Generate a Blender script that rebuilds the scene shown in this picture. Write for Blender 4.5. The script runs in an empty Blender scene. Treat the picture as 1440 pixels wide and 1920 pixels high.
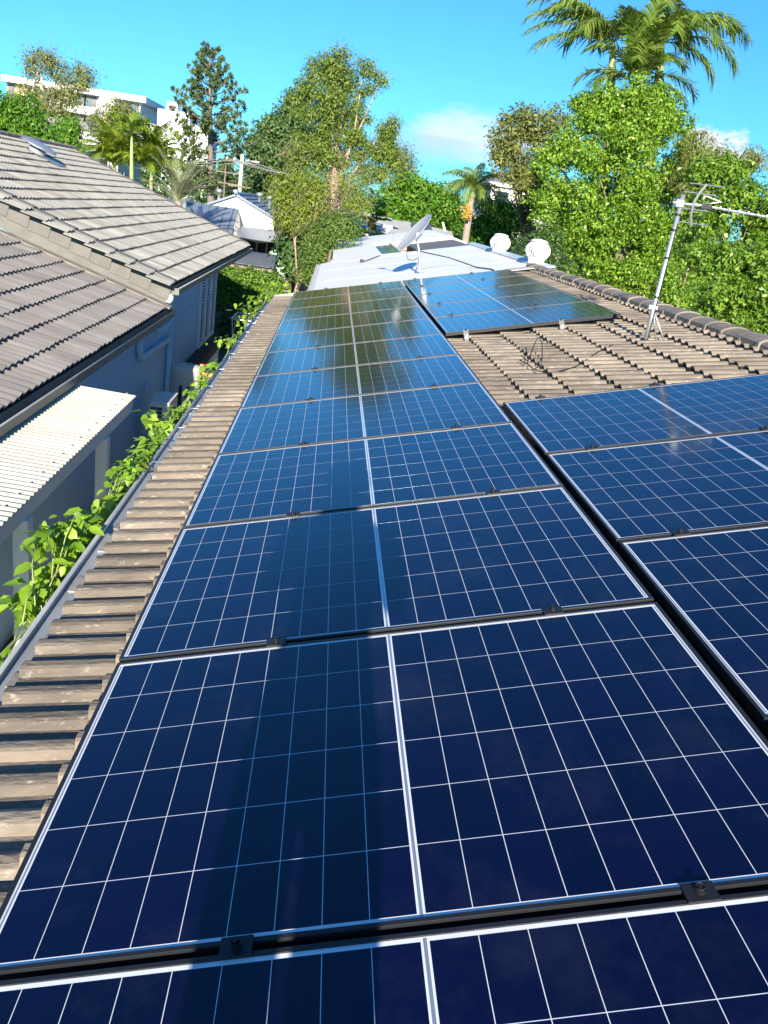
import bpy, math, random
import numpy as np
from mathutils import Matrix, Vector
random.seed(7)
RNG = np.random.default_rng(11)
SC = bpy.context.scene
COL = SC.collection
# ------------------------------------------------------------------ camera
CAM_P = np.array([0.529, -1.188, 4.248])
CAM_R = np.array([[0.9893214496612177, -0.05209292039841498, 0.13612272728898295],
                  [0.10966023884037242, -0.3491711667056814, -0.9306202922561196],
                  [0.0960088603083012, 0.9356098674050833, -0.3397300027323808]])
CAM_F = 1556.82
cd = bpy.data.cameras.new('camera'); cam = bpy.data.objects.new('camera', cd); COL.objects.link(cam)
cd.sensor_fit = 'VERTICAL'; cd.sensor_height = 36.0; cd.lens = CAM_F / 1920 * 36
cd.clip_start = 0.05; cd.clip_end = 6000
m = Matrix.Identity(4)
for i in range(3):
    m[i][0] = CAM_R[0][i]; m[i][1] = -CAM_R[1][i]; m[i][2] = -CAM_R[2][i]; m[i][3] = CAM_P[i]
cam.matrix_world = m
SC.camera = cam
# ------------------------------------------------------------------ sky, sun, exposure
SUN_EL, SUN_AZ = 19.5, 3.0          # light travels towards +Y, a little towards +X
EXPOSURE = 1.20
SKY_STRENGTH = 0.056
SUN_STRENGTH = 5.0
W = bpy.data.worlds.new('World'); SC.world = W; W.use_nodes = True
nt = W.node_tree; nt.nodes.clear()
def N(nt, t, **k):
    n = nt.nodes.new(t)
    for a, v in k.items():
        if a.startswith('i_'):
            key = a[2:]
            key = int(key) if key.isdigit() else key.replace('_', ' ')
            n.inputs[key].default_value = v
        else: setattr(n, a, v)
    return n
out = N(nt, 'ShaderNodeOutputWorld'); bg = N(nt, 'ShaderNodeBackground'); bg.inputs[1].default_value = SKY_STRENGTH
sky = N(nt, 'ShaderNodeTexSky', sky_type='NISHITA', sun_disc=False)
sky.sun_elevation = math.radians(SUN_EL); sky.sun_rotation = math.radians(180 + SUN_AZ)
sky.air_density = 1.0; sky.dust_density = 0.4; sky.ozone_density = 1.6
tint = N(nt, 'ShaderNodeMix', data_type='RGBA', blend_type='MULTIPLY'); tint.inputs[0].default_value = 1.0
tint.inputs[7].default_value = (0.33, 0.98, 1.62, 1)
nt.links.new(sky.outputs[0], tint.inputs[6])
geo = N(nt, 'ShaderNodeTexCoord')
def cloud(direction, right_w, up_w, scale, lo, hi, stretch, seed):
    """soft bank of cloud round one compass direction of the sky"""
    d = Vector(direction).normalized(); r = Vector((d.y, -d.x, 0)).normalized(); u = r.cross(d)
    def dot(v):
        n = N(nt, 'ShaderNodeVectorMath', operation='DOT_PRODUCT'); n.inputs[1].default_value = v
        nt.links.new(geo.outputs['Generated'], n.inputs[0]); return n.outputs['Value']
    def math_(op, a, b=None):
        n = N(nt, 'ShaderNodeMath', operation=op)
        for k, x in enumerate((a, b)):
            if x is None: continue
            if isinstance(x, (int, float)): n.inputs[k].default_value = x
            else: nt.links.new(x, n.inputs[k])
        return n.outputs[0]
    x = math_('DIVIDE', dot(r), right_w); y = math_('DIVIDE', dot(u), up_w)
    f = math_('SUBTRACT', 1.0, math_('ADD', math_('MULTIPLY', x, x), math_('MULTIPLY', y, y)))
    front = math_('GREATER_THAN', dot(d), 0.0)
    comb = N(nt, 'ShaderNodeCombineXYZ')
    nt.links.new(math_('MULTIPLY', x, stretch), comb.inputs[0]); nt.links.new(y, comb.inputs[1]); comb.inputs[2].default_value = seed
    no = N(nt, 'ShaderNodeTexNoise', i_Scale=scale, i_Detail=6.0, i_Roughness=0.55); nt.links.new(comb.outputs[0], no.inputs['Vector'])
    s = math_('ADD', math_('MULTIPLY', f, 0.55), no.outputs['Fac'])
    mr = N(nt, 'ShaderNodeMapRange', interpolation_type='SMOOTHSTEP'); nt.links.new(s, mr.inputs[0])
    mr.inputs[1].default_value = lo; mr.inputs[2].default_value = hi
    return math_('MULTIPLY', mr.outputs[0], front)
def pix_dir(px, py):
    return CAM_R.T @ np.array([(px - 720) / CAM_F, (py - 960) / CAM_F, 1.0])
col = tint.outputs[2]
for d, rw, uw, sc_, lo, hi, st, seed, c, amt in (
        (pix_dir(905, 255), 0.10, 0.034, 1.7, 0.62, 1.05, 0.7, 1.0, (7.0, 7.7, 9.0, 1), 0.85),
        (pix_dir(800, 275), 0.10, 0.022, 1.5, 0.62, 1.1, 0.6, 4.0, (4.4, 6.2, 9.0, 1), 0.6),
        (pix_dir(1340, 282), 0.055, 0.030, 1.8, 0.72, 0.92, 1.0, 9.0, (8.2, 8.4, 8.6, 1), 0.95)):
    mx = N(nt, 'ShaderNodeMix', data_type='RGBA'); f = cloud(d, rw, uw, sc_, lo, hi, st, seed)
    ml = N(nt, 'ShaderNodeMath', operation='MULTIPLY'); nt.links.new(f, ml.inputs[0]); ml.inputs[1].default_value = amt
    nt.links.new(ml.outputs[0], mx.inputs[0]); nt.links.new(col, mx.inputs[6]); mx.inputs[7].default_value = c
    col = mx.outputs[2]
nt.links.new(col, bg.inputs[0]); nt.links.new(bg.outputs[0], out.inputs[0])
sl = bpy.data.lights.new('sun', 'SUN'); sun = bpy.data.objects.new('sun', sl); COL.objects.link(sun)
sl.energy = SUN_STRENGTH; sl.angle = math.radians(0.5); sl.color = (1.0, 0.90, 0.76)
e, a = math.radians(SUN_EL), math.radians(SUN_AZ)
sun.rotation_euler = Vector((math.sin(a) * math.cos(e), math.cos(a) * math.cos(e), -math.sin(e))).to_track_quat('-Z', 'Y').to_euler()
sun.location = (0, -20, 30)
SC.view_settings.view_transform = 'Standard'; SC.view_settings.look = 'None'
SC.view_settings.exposure = EXPOSURE; SC.view_settings.gamma = 1.0; SC.view_settings.use_curve_mapping = False
SC.cycles.max_bounces = 8; SC.cycles.transparent_max_bounces = 12
# ------------------------------------------------------------------ where things stand
TH = math.radians(13.5); Z0 = 2.8
def at(px, py, Y):
    """the point of the place seen at a photograph pixel, Y metres along the house"""
    d = CAM_R.T @ np.array([(px - 720) / CAM_F, (py - 960) / CAM_F, 1.0]); return CAM_P + d * ((Y - CAM_P[1]) / d[1])
def seen(P):
    c = CAM_R @ (np.array(P, float) - CAM_P)
    return (720 + CAM_F * c[0] / c[2], 960 + CAM_F * c[1] / c[2]) if c[2] > 0.1 else (-9999, -9999)
def pl(u, v, h=0.0):
    return np.array([u * math.cos(TH) - h * math.sin(TH), v, Z0 + u * math.sin(TH) + h * math.cos(TH)])
ROOF_M = Matrix(((math.cos(TH), 0, -math.sin(TH), 0), (0, 1, 0, 0), (math.sin(TH), 0, math.cos(TH), Z0), (0, 0, 0, 1)))
# ------------------------------------------------------------------ materials
MATS = {}
def mat(name, col, rough=0.6, col2=None, scale=6.0, bump=0.0, metal=0.0, rnd=0.0, spec=0.5, coat=0.0, coat_rough=0.05,
        stretch=(1, 1, 1), detail=5.0, spots=None, bump_scale=None, lo=0.35, hi=0.65):
    m = bpy.data.materials.new(name); m.use_nodes = True; t = m.node_tree; t.nodes.clear(); MATS[name] = m
    o = N(t, 'ShaderNodeOutputMaterial'); p = N(t, 'ShaderNodeBsdfPrincipled'); t.links.new(p.outputs[0], o.inputs[0])
    p.inputs['Roughness'].default_value = rough; p.inputs['Metallic'].default_value = metal
    p.inputs['Specular IOR Level'].default_value = spec; p.inputs['Coat Weight'].default_value = coat; p.inputs['Coat Roughness'].default_value = coat_rough
    tc = N(t, 'ShaderNodeTexCoord'); mp = N(t, 'ShaderNodeMapping'); mp.inputs['Scale'].default_value = stretch
    t.links.new(tc.outputs['Object'], mp.inputs[0])
    vec = mp.outputs[0]
    if rnd:
        oi = N(t, 'ShaderNodeObjectInfo'); ad = N(t, 'ShaderNodeVectorMath', operation='ADD')
        sc = N(t, 'ShaderNodeMath', operation='MULTIPLY', i_1=37.0); t.links.new(oi.outputs['Random'], sc.inputs[0])
        t.links.new(vec, ad.inputs[0]); t.links.new(sc.outputs[0], ad.inputs[1]); vec = ad.outputs[0]
    no = N(t, 'ShaderNodeTexNoise', i_Scale=scale, i_Detail=detail, i_Roughness=0.6); t.links.new(vec, no.inputs['Vector'])
    mr = N(t, 'ShaderNodeMapRange'); mr.inputs[1].default_value = lo; mr.inputs[2].default_value = hi; t.links.new(no.outputs['Fac'], mr.inputs[0])
    mx = N(t, 'ShaderNodeMix', data_type='RGBA'); t.links.new(mr.outputs[0], mx.inputs[0])
    mx.inputs[6].default_value = (*col, 1); mx.inputs[7].default_value = (*(col2 or tuple(c * 0.86 for c in col)), 1)
    c = mx.outputs[2]
    if spots:
        sc_, thr, scol = spots
        n2 = N(t, 'ShaderNodeTexNoise', i_Scale=sc_, i_Detail=6.0, i_Roughness=0.7); t.links.new(vec, n2.inputs['Vector'])
        m2 = N(t, 'ShaderNodeMapRange'); m2.inputs[1].default_value = thr; m2.inputs[2].default_value = thr + 0.06; t.links.new(n2.outputs['Fac'], m2.inputs[0])
        x2 = N(t, 'ShaderNodeMix', data_type='RGBA'); t.links.new(m2.outputs[0], x2.inputs[0]); t.links.new(c, x2.inputs[6]); x2.inputs[7].default_value = (*scol, 1); c = x2.outputs[2]
    if rnd:
        mr2 = N(t, 'ShaderNodeMapRange'); mr2.inputs[3].default_value = 1 - rnd; mr2.inputs[4].default_value = 1 + rnd; t.links.new(oi.outputs['Random'], mr2.inputs[0])
        vm = N(t, 'ShaderNodeVectorMath', operation='SCALE'); t.links.new(c, vm.inputs[0]); t.links.new(mr2.outputs[0], vm.inputs['Scale']); c = vm.outputs[0]
    t.links.new(c, p.inputs['Base Color'])
    if bump:
        nb = N(t, 'ShaderNodeTexNoise', i_Scale=bump_scale or scale * 6, i_Detail=4.0); t.links.new(vec, nb.inputs['Vector'])
        b = N(t, 'ShaderNodeBump', i_Strength=bump, i_Distance=0.01); t.links.new(nb.outputs['Fac'], b.inputs['Height']); t.links.new(b.outputs[0], p.inputs['Normal'])
    return m
def leafmat(name, c1, c2, c3, trans=0.3, rough=0.5, per='island'):
    m = bpy.data.materials.new(name); m.use_nodes = True; t = m.node_tree; t.nodes.clear(); MATS[name] = m
    o = N(t, 'ShaderNodeOutputMaterial'); p = N(t, 'ShaderNodeBsdfPrincipled', i_Roughness=rough); tr = N(t, 'ShaderNodeBsdfTranslucent')
    if per == 'island': r = N(t, 'ShaderNodeNewGeometry').outputs['Random Per Island']
    else: r = N(t, 'ShaderNodeObjectInfo').outputs['Random']
    cr = N(t, 'ShaderNodeValToRGB'); cr.color_ramp.elements[0].color = (*c1, 1); cr.color_ramp.elements[1].color = (*c3, 1)
    el = cr.color_ramp.elements.new(0.55); el.color = (*c2, 1)
    t.links.new(r, cr.inputs[0]); t.links.new(cr.outputs[0], p.inputs['Base Color'])
    vm = N(t, 'ShaderNodeVectorMath', operation='MULTIPLY'); vm.inputs[1].default_value = (1.3, 1.25, 0.5); t.links.new(cr.outputs[0], vm.inputs[0]); t.links.new(vm.outputs[0], tr.inputs[0])
    p.inputs['Specular IOR Level'].default_value = 0.35
    ms = N(t, 'ShaderNodeMixShader', i_0=trans); t.links.new(p.outputs[0], ms.inputs[1]); t.links.new(tr.outputs[0], ms.inputs[2]); t.links.new(ms.outputs[0], o.inputs[0])
    return m
mat('tile_brown', (0.235, 0.195, 0.15), 0.85, (0.14, 0.118, 0.095), 7, 0.6, rnd=0.24, spots=(34, 0.58, (0.31, 0.275, 0.215)), stretch=(0.5, 1.3, 1), spec=0.25)
mat('tile_grey', (0.325, 0.318, 0.288), 0.8, (0.225, 0.212, 0.185), 5, 0.25, rnd=0.17, stretch=(0.35, 1.6, 1), spec=0.3)
mat('tile_mauve', (0.218, 0.203, 0.19), 0.75, (0.160, 0.147, 0.136), 5, 0.2, rnd=0.14, stretch=(0.35, 1.6, 1), spec=0.35)
mat('cap_dark', (0.25, 0.212, 0.17), 0.85, (0.165, 0.138, 0.11), 7, 0.5, rnd=0.12, spots=(30, 0.62, (0.30, 0.27, 0.22)))
mat('barge_grey', (0.155, 0.15, 0.138), 0.8, (0.13, 0.125, 0.115), 5, 0.25, rnd=0.06)
mat('mortar', (0.24, 0.215, 0.18), 0.9, None, 8, 0.4)
mat('deck_dark', (0.035, 0.03, 0.028), 0.9)
mat('frame_black', (0.040, 0.041, 0.045), 0.42, None, 20, 0, metal=0.6)
mat('clamp_black', (0.022, 0.023, 0.027), 0.45, None, 20, 0, metal=0.4)
mat('clamp_grey', (0.16, 0.165, 0.175), 0.4, None, 20, 0, metal=0.4)
mat('alu', (0.62, 0.63, 0.65), 0.32, (0.5, 0.5, 0.52), 12, 0, metal=0.9)
mat('galv', (0.60, 0.62, 0.64), 0.42, (0.45, 0.47, 0.50), 14, 0, metal=0.75, spots=None)
mat('backsheet', (0.78, 0.80, 0.82), 0.5, (0.72, 0.74, 0.77), 5, 0, coat=0.75, coat_rough=0.04)
mat('busbar', (0.40, 0.43, 0.48), 0.35, None, 5, 0, metal=0.5, coat=0.8, coat_rough=0.05)
mat('gutter_grey', (0.36, 0.38, 0.40), 0.38, (0.28, 0.30, 0.32), 4, 0, metal=0.1)
mat('gutter_inside', (0.33, 0.31, 0.28), 0.7, (0.2, 0.18, 0.15), 6, 0.2)
mat('fascia_green', (0.16, 0.17, 0.155), 0.5, (0.13, 0.135, 0.125), 3)
mat('white_roof', (0.86, 0.86, 0.85), 0.45, (0.80, 0.80, 0.79), 2.0, 0.03)
mat('white_paint', (0.80, 0.79, 0.76), 0.55, (0.74, 0.73, 0.70), 2)
mat('vent_white', (0.84, 0.84, 0.83), 0.4, (0.78, 0.78, 0.77), 5)
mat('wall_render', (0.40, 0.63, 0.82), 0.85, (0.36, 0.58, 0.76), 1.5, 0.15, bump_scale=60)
mat('wall_pipe', (0.48, 0.69, 0.84), 0.6, None, 2)
mat('trim_cream', (0.82, 0.81, 0.77), 0.55, (0.77, 0.76, 0.72), 3)
mat('sheet_cream', (0.52, 0.50, 0.41), 0.55, (0.43, 0.41, 0.325), 2.5, 0.03, stretch=(0.4, 2, 1))
mat('shutter_white', (0.80, 0.84, 0.87), 0.5)
mat('tank_grey', (0.66, 0.63, 0.60), 0.5, (0.62, 0.59, 0.56), 3)
mat('ac_white', (0.80, 0.81, 0.80), 0.5)
mat('ac_grill', (0.06, 0.065, 0.07), 0.6)
mat('rubber_black', (0.012, 0.012, 0.014), 0.5)
mat('brick_red', (0.30, 0.13, 0.085), 0.85, (0.22, 0.095, 0.065), 12, 0.4, rnd=0.18)
mat('brick_pink', (0.52, 0.30, 0.21), 0.85, (0.42, 0.23, 0.16), 12, 0.4, rnd=0.12)
mat('wood_dark', (0.055, 0.04, 0.032), 0.8, (0.035, 0.026, 0.02), 8)
mat('wood_pale', (0.62, 0.50, 0.38), 0.8, (0.50, 0.39, 0.29), 9, 0.3, rnd=0.12, stretch=(3, 3, 0.4))
mat('wood_grey', (0.42, 0.38, 0.32), 0.85, (0.32, 0.28, 0.23), 9, 0.3, rnd=0.15, stretch=(3, 3, 0.4))
mat('metal_blue', (0.17, 0.21, 0.26), 0.45, (0.14, 0.18, 0.23), 2, 0)
mat('metal_slate', (0.085, 0.10, 0.12), 0.5, (0.07, 0.083, 0.10), 2)
mat('sail_grey', (0.40, 0.41, 0.40), 0.8, (0.35, 0.36, 0.36), 2)
mat('patio_grey', (0.15, 0.155, 0.16), 0.7, (0.12, 0.125, 0.13), 2)
mat('flash_blue', (0.50, 0.62, 0.70), 0.45, (0.42, 0.55, 0.64), 6)
mat('flash_beige', (0.50, 0.47, 0.40), 0.6)
mat('dish_grey', (0.33, 0.35, 0.37), 0.45, (0.29, 0.31, 0.33), 6)
mat('glass_dark', (0.03, 0.04, 0.05), 0.08, None, 3)
mat('glass_sky', (0.12, 0.17, 0.20), 0.1, None, 3)
mat('concrete', (0.36, 0.35, 0.33), 0.9, (0.28, 0.27, 0.25), 1.2, 0.3)
mat('ground_soil', (0.085, 0.095, 0.04), 0.95, (0.11, 0.09, 0.06), 0.5, 0.4)
mat('poly_green', (0.42, 0.58, 0.40), 0.5, (0.36, 0.52, 0.35), 2)
mat('plastic_yellow', (0.85, 0.42, 0.03), 0.4); mat('plastic_orange', (0.80, 0.20, 0.03), 0.4)
mat('plastic_red', (0.45, 0.03, 0.03), 0.4); mat('plastic_blue', (0.04, 0.42, 0.62), 0.4); mat('plastic_green', (0.10, 0.22, 0.14), 0.5)
mat('cloth_navy', (0.02, 0.03, 0.09), 0.9); mat('cloth_pale', (0.55, 0.52, 0.55), 0.9); mat('cloth_blue', (0.16, 0.24, 0.42), 0.9)
mat('skin', (0.50, 0.30, 0.22), 0.6); mat('hair', (0.03, 0.02, 0.015), 0.7)
mat('bark_grey', (0.22, 0.19, 0.16), 0.9, (0.13, 0.11, 0.09), 3, 0.6, stretch=(3, 3, 0.7))
mat('bark_pale', (0.45, 0.33, 0.25), 0.9, (0.28, 0.19, 0.14), 3, 0.6, stretch=(4, 4, 0.5))
mat('bark_white', (0.62, 0.55, 0.47), 0.85, (0.40, 0.34, 0.28), 2, 0.3, stretch=(2, 2, 0.7))
mat('bark_dark', (0.07, 0.055, 0.045), 0.9, (0.04, 0.032, 0.028), 3, 0.5)
mat('palm_trunk', (0.34, 0.29, 0.24), 0.85, (0.22, 0.18, 0.15), 6, 0.4, stretch=(1, 1, 6))
mat('crownshaft', (0.26, 0.34, 0.10), 0.5, (0.34, 0.38, 0.16), 3)
mat('fruit_orange', (0.52, 0.33, 0.05), 0.6, (0.42, 0.24, 0.03), 30, 0.5)
mat('pole_green', (0.50, 0.58, 0.42), 0.7, None, 3)
mat('apartment_white', (0.80, 0.80, 0.80), 0.7, (0.76, 0.76, 0.76), 0.2)
mat('apartment_yellow', (0.72, 0.54, 0.30), 0.7); mat('apartment_grey', (0.17, 0.165, 0.16), 0.7); mat('apartment_mid', (0.30, 0.29, 0.28), 0.7)
mat('twig', (0.30, 0.24, 0.18), 0.9, (0.20, 0.155, 0.115), 3)
leafmat('leaf_lilly', (0.07, 0.175, 0.016), (0.18, 0.335, 0.028), (0.35, 0.46, 0.06), 0.34, 0.38)
leafmat('leaf_side', (0.06, 0.145, 0.015), (0.14, 0.265, 0.026), (0.26, 0.36, 0.05), 0.33, 0.40)
leafmat('leaf_olive', (0.095, 0.13, 0.03), (0.17, 0.20, 0.048), (0.26, 0.26, 0.08), 0.3)
leafmat('leaf_paper', (0.075, 0.135, 0.02), (0.145, 0.22, 0.034), (0.25, 0.31, 0.06), 0.3)
leafmat('leaf_gum', (0.11, 0.14, 0.035), (0.18, 0.205, 0.055), (0.26, 0.26, 0.09), 0.25)
leafmat('leaf_fig', (0.045, 0.10, 0.028), (0.085, 0.155, 0.042), (0.15, 0.22, 0.07), 0.25)
leafmat('leaf_bush', (0.06, 0.12, 0.022), (0.115, 0.195, 0.034), (0.20, 0.28, 0.06), 0.3)
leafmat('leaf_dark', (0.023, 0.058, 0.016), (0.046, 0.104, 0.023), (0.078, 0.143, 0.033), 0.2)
leafmat('leaf_mango', (0.045, 0.14, 0.010), (0.09, 0.23, 0.014), (0.17, 0.30, 0.03), 0.3)
leafmat('leaf_hedge', (0.05, 0.13, 0.012), (0.11, 0.22, 0.02), (0.20, 0.31, 0.04), 0.3)
leafmat('leaf_yellow', (0.11, 0.17, 0.018), (0.18, 0.25, 0.026), (0.28, 0.33, 0.045), 0.3)
leafmat('leaf_vine', (0.15, 0.29, 0.02), (0.23, 0.39, 0.03), (0.34, 0.48, 0.06), 0.38, 0.38, 'object')
leafmat('leaf_vine_mass', (0.12, 0.25, 0.018), (0.21, 0.36, 0.028), (0.33, 0.46, 0.06), 0.38, 0.38)
leafmat('leaf_pine', (0.05, 0.095, 0.03), (0.09, 0.14, 0.042), (0.14, 0.18, 0.06), 0.15)
leafmat('frond_green', (0.085, 0.165, 0.022), (0.155, 0.245, 0.036), (0.28, 0.33, 0.075), 0.3, 0.4)
leafmat('frond_gold', (0.085, 0.17, 0.014), (0.17, 0.26, 0.02), (0.30, 0.33, 0.05), 0.35, 0.45)
leafmat('frond_grey', (0.143, 0.182, 0.111), (0.247, 0.273, 0.156), (0.377, 0.390, 0.221), 0.25, 0.5)
leafmat('frond_brown', (0.286, 0.156, 0.052), (0.416, 0.247, 0.078), (0.546, 0.351, 0.130), 0.3, 0.6)
leafmat('leaf_red', (0.130, 0.156, 0.026), (0.208, 0.195, 0.039), (0.390, 0.260, 0.052), 0.3)
def cell_mat():
    m = bpy.data.materials.new('solar_cell'); m.use_nodes = True; t = m.node_tree; p = t.nodes['Principled BSDF']; MATS['solar_cell'] = m
    oi = N(t, 'ShaderNodeObjectInfo'); gi = N(t, 'ShaderNodeNewGeometry')
    ad = N(t, 'ShaderNodeMath', operation='ADD'); fr = N(t, 'ShaderNodeMath', operation='FRACT')
    t.links.new(oi.outputs['Random'], ad.inputs[0]); t.links.new(gi.outputs['Random Per Island'], ad.inputs[1]); t.links.new(ad.outputs[0], fr.inputs[0])
    mx = N(t, 'ShaderNodeMix', data_type='RGBA'); t.links.new(fr.outputs[0], mx.inputs[0])
    mx.inputs[6].default_value = (0.0014, 0.0016, 0.017, 1); mx.inputs[7].default_value = (0.0024, 0.0018, 0.025, 1)
    tc = N(t, 'ShaderNodeTexCoord'); n1 = N(t, 'ShaderNodeTexNoise', i_Scale=2.2, i_Detail=7.0, i_Roughness=0.75)
    t.links.new(gi.outputs['Position'], n1.inputs['Vector'])
    mr = N(t, 'ShaderNodeMapRange'); mr.inputs[1].default_value = 0.50; mr.inputs[2].default_value = 0.80; mr.inputs[3].default_value = 0.0; mr.inputs[4].default_value = 0.035; t.links.new(n1.outputs['Fac'], mr.inputs[0])
    m2 = N(t, 'ShaderNodeMix', data_type='RGBA'); t.links.new(mr.outputs[0], m2.inputs[0]); t.links.new(mx.outputs[2], m2.inputs[6]); m2.inputs[7].default_value = (0.35, 0.38, 0.42, 1)
    t.links.new(m2.outputs[2], p.inputs['Base Color'])
    n2 = N(t, 'ShaderNodeTexNoise', i_Scale=1.1, i_Detail=5.0); t.links.new(gi.outputs['Position'], n2.inputs['Vector'])
    r2 = N(t, 'ShaderNodeMapRange'); r2.inputs[3].default_value = 0.075; r2.inputs[4].default_value = 0.14; t.links.new(n2.outputs['Fac'], r2.inputs[0]); t.links.new(r2.outputs[0], p.inputs['Roughness'])
    p.inputs['IOR'].default_value = 1.56; p.inputs['Specular Tint'].default_value = (0.58, 0.95, 1.0, 1)
cell_mat()
# ------------------------------------------------------------------ mesh helpers
class MB:
    def __init__(s): s.v = []; s.f = []; s.mi = []
    def add(s, vs, fs, mi=0):
        o = len(s.v); s.v += [tuple(float(c) for c in p) for p in vs]; s.f += [tuple(i + o for i in f) for f in fs]; s.mi += [mi] * len(fs); return s
    def box(s, c, d, mi=0, R=None):
        x, y, z = (k / 2 for k in d); vs = [Vector((a, b, e)) for a in (-x, x) for b in (-y, y) for e in (-z, z)]
        if R is not None: vs = [R @ p for p in vs]
        return s.add([p + Vector(c) for p in vs], [(0, 1, 3, 2), (4, 6, 7, 5), (0, 4, 5, 1), (2, 3, 7, 6), (0, 2, 6, 4), (1, 5, 7, 3)], mi)
    def box2(s, a, b, mi=0):
        return s.box([(a[i] + b[i]) / 2 for i in range(3)], [abs(b[i] - a[i]) for i in range(3)], mi)
    def tube(s, pts, r, n=8, mi=0, cap=True):
        pts = [Vector(p) for p in pts]; rs = r if isinstance(r, (list, tuple)) else [r] * len(pts); vs = []; fs = []
        up = Vector((0.0, 0.0, 1.0)); prev = None
        for i, p in enumerate(pts):
            t = (pts[min(i + 1, len(pts) - 1)] - pts[max(i - 1, 0)]).normalized()
            if prev is None: x = t.cross(up) if abs(t.z) < 0.95 else t.cross(Vector((1, 0, 0)))
            else: x = prev - t * prev.dot(t)
            x.normalize(); y = t.cross(x); prev = x
            vs += [p + (x * math.cos(2 * math.pi * k / n) + y * math.sin(2 * math.pi * k / n)) * rs[i] for k in range(n)]
        for i in range(len(pts) - 1):
            for k in range(n): fs.append((i * n + k, i * n + (k + 1) % n, (i + 1) * n + (k + 1) % n, (i + 1) * n + k))
        if cap: fs += [tuple(range(n - 1, -1, -1)), tuple((len(pts) - 1) * n + k for k in range(n))]
        return s.add(vs, fs, mi)
    def lathe(s, prof, n=24, c=(0, 0, 0), mi=0, M=None):
        vs = []; fs = []
        for r, z in prof:
            for k in range(n):
                p = Vector((r * math.cos(2 * math.pi * k / n), r * math.sin(2 * math.pi * k / n), z))
                if M is not None: p = M @ p
                vs.append(p + Vector(c))
        for i in range(len(prof) - 1):
            for k in range(n): fs.append((i * n + k, i * n + (k + 1) % n, (i + 1) * n + (k + 1) % n, (i + 1) * n + k))
        return s.add(vs, fs, mi)
    def prism(s, poly, ext, mi=0):
        n = len(poly); vs = [Vector(p) for p in poly] + [Vector(p) + Vector(ext) for p in poly]
        fs = [tuple(range(n - 1, -1, -1)), tuple(range(n, 2 * n))] + [(i, (i + 1) % n, n + (i + 1) % n, n + i) for i in range(n)]
        return s.add(vs, fs, mi)
    def mesh(s, name, mats, smooth=False, bevel=0):
        me = bpy.data.meshes.new(name); me.from_pydata(s.v, [], s.f)
        for k in (mats if isinstance(mats, (list, tuple)) else [mats]): me.materials.append(MATS[k])
        if len(set(s.mi)) > 1: me.polygons.foreach_set('material_index', s.mi)
        import bmesh
        b = bmesh.new(); b.from_mesh(me); bmesh.ops.recalc_face_normals(b, faces=b.faces)
        if bevel: bmesh.ops.bevel(b, geom=list(b.edges), offset=bevel, segments=2, affect='EDGES', profile=0.6, clamp_overlap=True)
        b.to_mesh(me); b.free()
        if smooth: me.polygons.foreach_set('use_smooth', [True] * len(me.polygons))
        me.update(); return me
    def build(s, name, mats, parent=None, smooth=False, bevel=0, auto=None):
        return link(name, s.mesh(name, mats, smooth, bevel), parent)
def link(name, me, parent=None, M=None):
    o = bpy.data.objects.new(name, me); COL.objects.link(o)
    if parent is not None: o.parent = parent
    if M is not None: o.matrix_basis = M
    return o
def tag(o, label=None, cat=None, group=None, kind=None):
    for k, v in (('label', label), ('category', cat), ('group', group), ('kind', kind)):
        if v: o[k] = v
    return o
def thing(name, label, cat, loc=(0, 0, 0), M=None, group=None):
    o = bpy.data.objects.new(name, None); COL.objects.link(o); o.empty_display_size = 0.2
    if M is not None: o.matrix_world = M
    else: o.location = loc
    return tag(o, label, cat, group)
def smooth_by_angle(o):
    return o
def npmesh(name, V, F, mats, smooth=False):
    """quads from numpy arrays"""
    me = bpy.data.meshes.new(name); n = len(V); k = F.shape[1]
    me.vertices.add(n); me.vertices.foreach_set('co', np.ascontiguousarray(V, dtype=np.float32).ravel())
    me.loops.add(F.size); me.loops.foreach_set('vertex_index', F.astype(np.int32).ravel())
    me.polygons.add(len(F)); me.polygons.foreach_set('loop_start', np.arange(0, F.size, k, dtype=np.int32)); me.polygons.foreach_set('loop_total', np.full(len(F), k, dtype=np.int32))
    for q in mats: me.materials.append(MATS[q])
    me.update(calc_edges=True); me.validate(); return me
# ------------------------------------------------------------------ ground and sky-line
def ground():
    b = MB(); n = 24; xs = np.linspace(-1, 1, n); xs = np.sign(xs) * np.abs(xs) ** 3 * 3000
    vs = [(x, y, 0) for x in xs for y in xs]; fs = [(i * n + j, (i + 1) * n + j, (i + 1) * n + j + 1, i * n + j + 1) for i in range(n - 1) for j in range(n - 1)]
    b.add(vs, fs); tag(b.build('ground', 'ground_soil'), kind='structure')
    p = MB().box2((-2.0, -4, -0.05), (-0.8, 20, 0.02)); tag(p.build('side_path', 'concrete'), kind='structure')
ground()
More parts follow.
